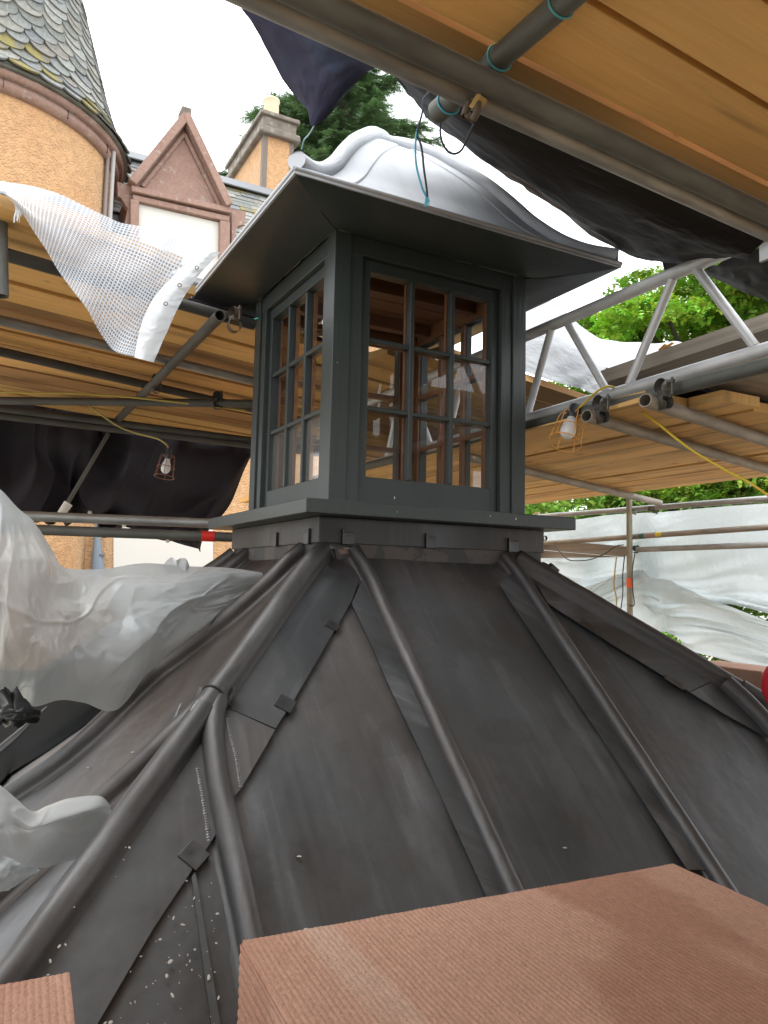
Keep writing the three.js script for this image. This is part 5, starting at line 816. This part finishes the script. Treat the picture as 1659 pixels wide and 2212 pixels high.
{ // conifer above the lantern cap
  const t = thing('conifer_tree', 'dark green conifer behind the chimney and the lantern cap', 'tree'); seed = 4242;
  const ax = P(742, 250, 22), top = 17.6, sp = (() => { const gs = []; const tri = (a, b, c) => { const g = new THREE.BufferGeometry(); g.setAttribute('position', new THREE.Float32BufferAttribute([...a, ...b, ...c], 3)); g.setAttribute('uv', new THREE.Float32BufferAttribute([0, 0, 0, 0, 0, 0], 2)); g.computeVertexNormals(); return g; };
    gs.push(tri([-0.012, 0, 0], [0.012, 0, 0], [0, -0.05, 0.42])); for (let i = 0; i < 11; i++) { const z = 0.02 + i * 0.036, l = 0.15 * (1 - i / 14), dy = -0.05 * (z / 0.42); for (const s of [-1, 1]) gs.push(tri([0, dy, z], [0, dy, z + 0.022], [s * l, dy - 0.035 + rr(-0.02, 0.02), z + l * 0.75])); } return merge(gs); })();
  part(t, 'trunk', rod(V(ax.x, -8, ax.z), V(ax.x, top, ax.z), 0.32, 0.03, 12), bark);
  const limbs = [], list = [];
  for (let y = 3; y < top - 0.2; y += y < 9 ? 0.6 : 0.3) { const n = y < 9 ? 6 : 7; for (let k = 0; k < n; k++) {
    const a = rr(0, 6.283), L = Math.min(3.6, (top - y) * 0.62) * rr(0.55, 1.12), dir = V(Math.cos(a), 0, Math.sin(a)), p0 = V(ax.x, y, ax.z), pt = s => p0.clone().addScaledVector(dir, L * s).add(V(0, L * (0.10 * s - 0.22 * s * s), 0));
    limbs.push(tubePath([p0, pt(0.5), pt(1)], 0.02, 8, 5));
    const m = Math.ceil(L * (y < 9 ? 16 : 34)); for (let j = 0; j < m; j++) { const s = 0.18 + 0.84 * Math.pow(rnd(), 0.8), sd = (rnd() < 0.5 ? -1 : 1) * rr(0.2, 1.1), tone = rr(0.6, 1.35); list.push([pt(s).add(V(rr(-0.12, 0.12), rr(-0.1, 0.05), rr(-0.12, 0.12))), new THREE.Euler(rr(-0.1, 0.5), Math.atan2(dir.x, dir.z) + sd, rr(-0.3, 0.3), 'YXZ'), rr(0.8, 1.45), [tone, tone * rr(0.92, 1.08), tone]]); } } }
  part(t, 'limb', merge(limbs), bark); scatter(t, 'foliage', sp, leafMat(0.105, 0.185, 0.07), list); base(t, V(ax.x, -8, ax.z));
}

// ---------------------------------------------------------------- lamps, cables and small things
function cagedLamp(top, axis, label, mat, k = 1) {
  const t = thing('caged_lamp', label, 'work lamp'), ax = axis.clone().normalize(), q = new THREE.Quaternion().setFromUnitVectors(V(0, -1, 0), ax);
  const put = g => { g.scale(k, k, k); g.applyQuaternion(q); g.translate(top.x, top.y, top.z); return g; };
  const lathe = (pts, s = 22) => put(new THREE.LatheGeometry(pts.map(p => new THREE.Vector2(...p)), s));
  part(t, 'socket', lathe([[0, 0.012], [0.016, 0.01], [0.02, 0], [0.02, -0.03], [0.024, -0.032], [0.024, -0.05], [0.017, -0.052], [0.017, -0.06]]), std({ color: lin(0.035, 0.037, 0.04), roughness: 0.5 }));
  part(t, 'bulb', lathe([[0.016, -0.058], [0.018, -0.072], [0.027, -0.095], [0.0305, -0.118], [0.027, -0.138], [0.016, -0.152], [0, -0.156]]), bulbMat);
  const ring = (r, y) => { const g = new THREE.TorusGeometry(r, 0.0022, 6, 40); g.rotateX(Math.PI / 2); g.translate(0, y, 0); return put(g); };
  part(t, 'ring', ring(0.055, -0.115), mat); part(t, 'ring', ring(0.063, -0.178), mat);
  for (let i = 0; i < 6; i++) { const a = i / 6 * 6.283 + 0.3, c = Math.cos(a), s = Math.sin(a); part(t, 'wire', put(tubePath([V(0.022 * c, -0.042, 0.022 * s), V(0.036 * c, -0.034, 0.036 * s), V(0.046 * c, -0.044, 0.046 * s), V(0.0555 * c, -0.115, 0.0555 * s), V(0.0632 * c, -0.178, 0.0632 * s)], 0.002, 24, 6)), mat); }
  return base(t, top);
}
cagedLamp(P(...Z6(515, 1082), 3.0), V(-0.30, -0.85, 0.34), 'unlit white bulb in an orange wire cage hanging from the lattice beam', orangeWire);
cagedLamp(P(...Z7(1003, 535), 4.6), V(-0.10, -1, 0.15), 'small caged bulb in front of the black tarpaulin on the left', std({ color: lin(0.22, 0.09, 0.05), roughness: 0.6 }), 0.95);
const cable = (pts, r, m, lab) => solo('cable', tubePath(pts.map(p => P(...p)), r, 120, 8), m, lab, 'cable');
const z6 = (x, y, d) => [...Z6(x, y), d], z7 = (x, y, d) => [...Z7(x, y), d];
cable([z6(520, 1100, 3.0), z6(540, 1088, 2.98), z6(590, 1045, 2.95), z6(650, 990, 2.9), z6(700, 964, 2.88), z6(745, 968, 2.92), z6(790, 990, 3.02), z6(815, 1020, 3.05), z6(870, 1078, 2.95), z6(1000, 1178, 2.8), z6(1200, 1335, 2.65), z6(1400, 1455, 2.55), z6(1560, 1540, 2.45), z6(1720, 1650, 2.4)], 0.0046, yellow, 'bright yellow cable looped over the lattice beam to the caged bulb');
cable([z6(150, 1185, 3.5), z6(260, 1168, 3.45), z6(400, 1146, 3.35), z6(480, 1130, 3.25)], 0.0045, yellow, 'short yellow cable end running along the underside of the lattice beam');
cable([z7(-100, 186, 4.3), z7(0, 190, 4.3), z7(200, 196, 4.32), z7(450, 200, 4.35), z7(700, 214, 4.4), z7(950, 240, 4.42), z7(1200, 268, 4.45), z7(1450, 300, 4.5)], 0.006, std({ color: lin(0.36, 0.27, 0.05), roughness: 0.5 }), 'yellow cable lying along the dark bracing tube under the left deck');
cable([z7(470, 225, 4.6), z7(520, 265, 4.65), z7(600, 325, 4.7), z7(700, 392, 4.75), z7(800, 432, 4.8), z7(935, 468, 4.8), z7(985, 500, 4.75), z7(1000, 535, 4.62)], 0.006, std({ color: lin(0.34, 0.28, 0.09), roughness: 0.5 }), 'drooping yellow cable leading to the small caged bulb');
cable([[681, 268, 2.1], [668, 290, 2.2], [656, 305, 2.28], [652, 322, 2.31]], 0.0022, std({ color: lin(0.25, 0.4, 0.42), roughness: 0.7 }), 'thin pale cord from the navy flap to the lantern hip end');
{ // things at the right edge
  const zq = (x, y) => [(1620 + x * .18083) * .864, (1560 + y * .18083) * .864];
  const g = new THREE.LatheGeometry([[0, 0.075], [0.03, 0.072], [0.055, 0.055], [0.068, 0.03], [0.072, 0], [0.07, -0.03], [0.06, -0.05], [0.064, -0.056], [0.055, -0.06], [0.05, -0.12], [0, -0.12]].map(q => new THREE.Vector2(...q)), 40); const c = P(1697, 1480, 2.55); g.translate(c.x, c.y, c.z);
  solo('plastic_container', g, phy({ color: lin(0.40, 0.01, 0.022), roughness: 0.6 }), 'rounded red object just entering the right edge of the picture', 'container');
  const b = thing('stone_block', 'distant red sandstone block beyond the hip roll at the right edge', 'stone block'), bp = P(...zq(1260, 760), 4.4);
  part(b, 'stone', box(bp.clone().add(V(0, -0.2, 0)), U, Y, U.clone().cross(Y), 0.3, 0.55, 0.5, { r: 0.01 }), sandstone); base(b, bp.clone().add(V(0, -0.5, 0)));
  tubeT(P(...zq(940, 610), 4.9), P(...zq(1900, 740), 4.6), std({ color: lin(0.42, 0.38, 0.3), roughness: 0.7 }), 'pale tube above the distant red block at the right edge', 0.02);
}

// ---------------------------------------------------------------- render
const renderer = new THREE.WebGLRenderer({ antialias: true });
renderer.shadowMap.enabled = true; renderer.shadowMap.type = THREE.PCFSoftShadowMap;
renderer.toneMapping = THREE.LinearToneMapping; renderer.toneMappingExposure = EXPOSURE;
renderer.setSize(768, 1024);
renderer.render(scene, camera);
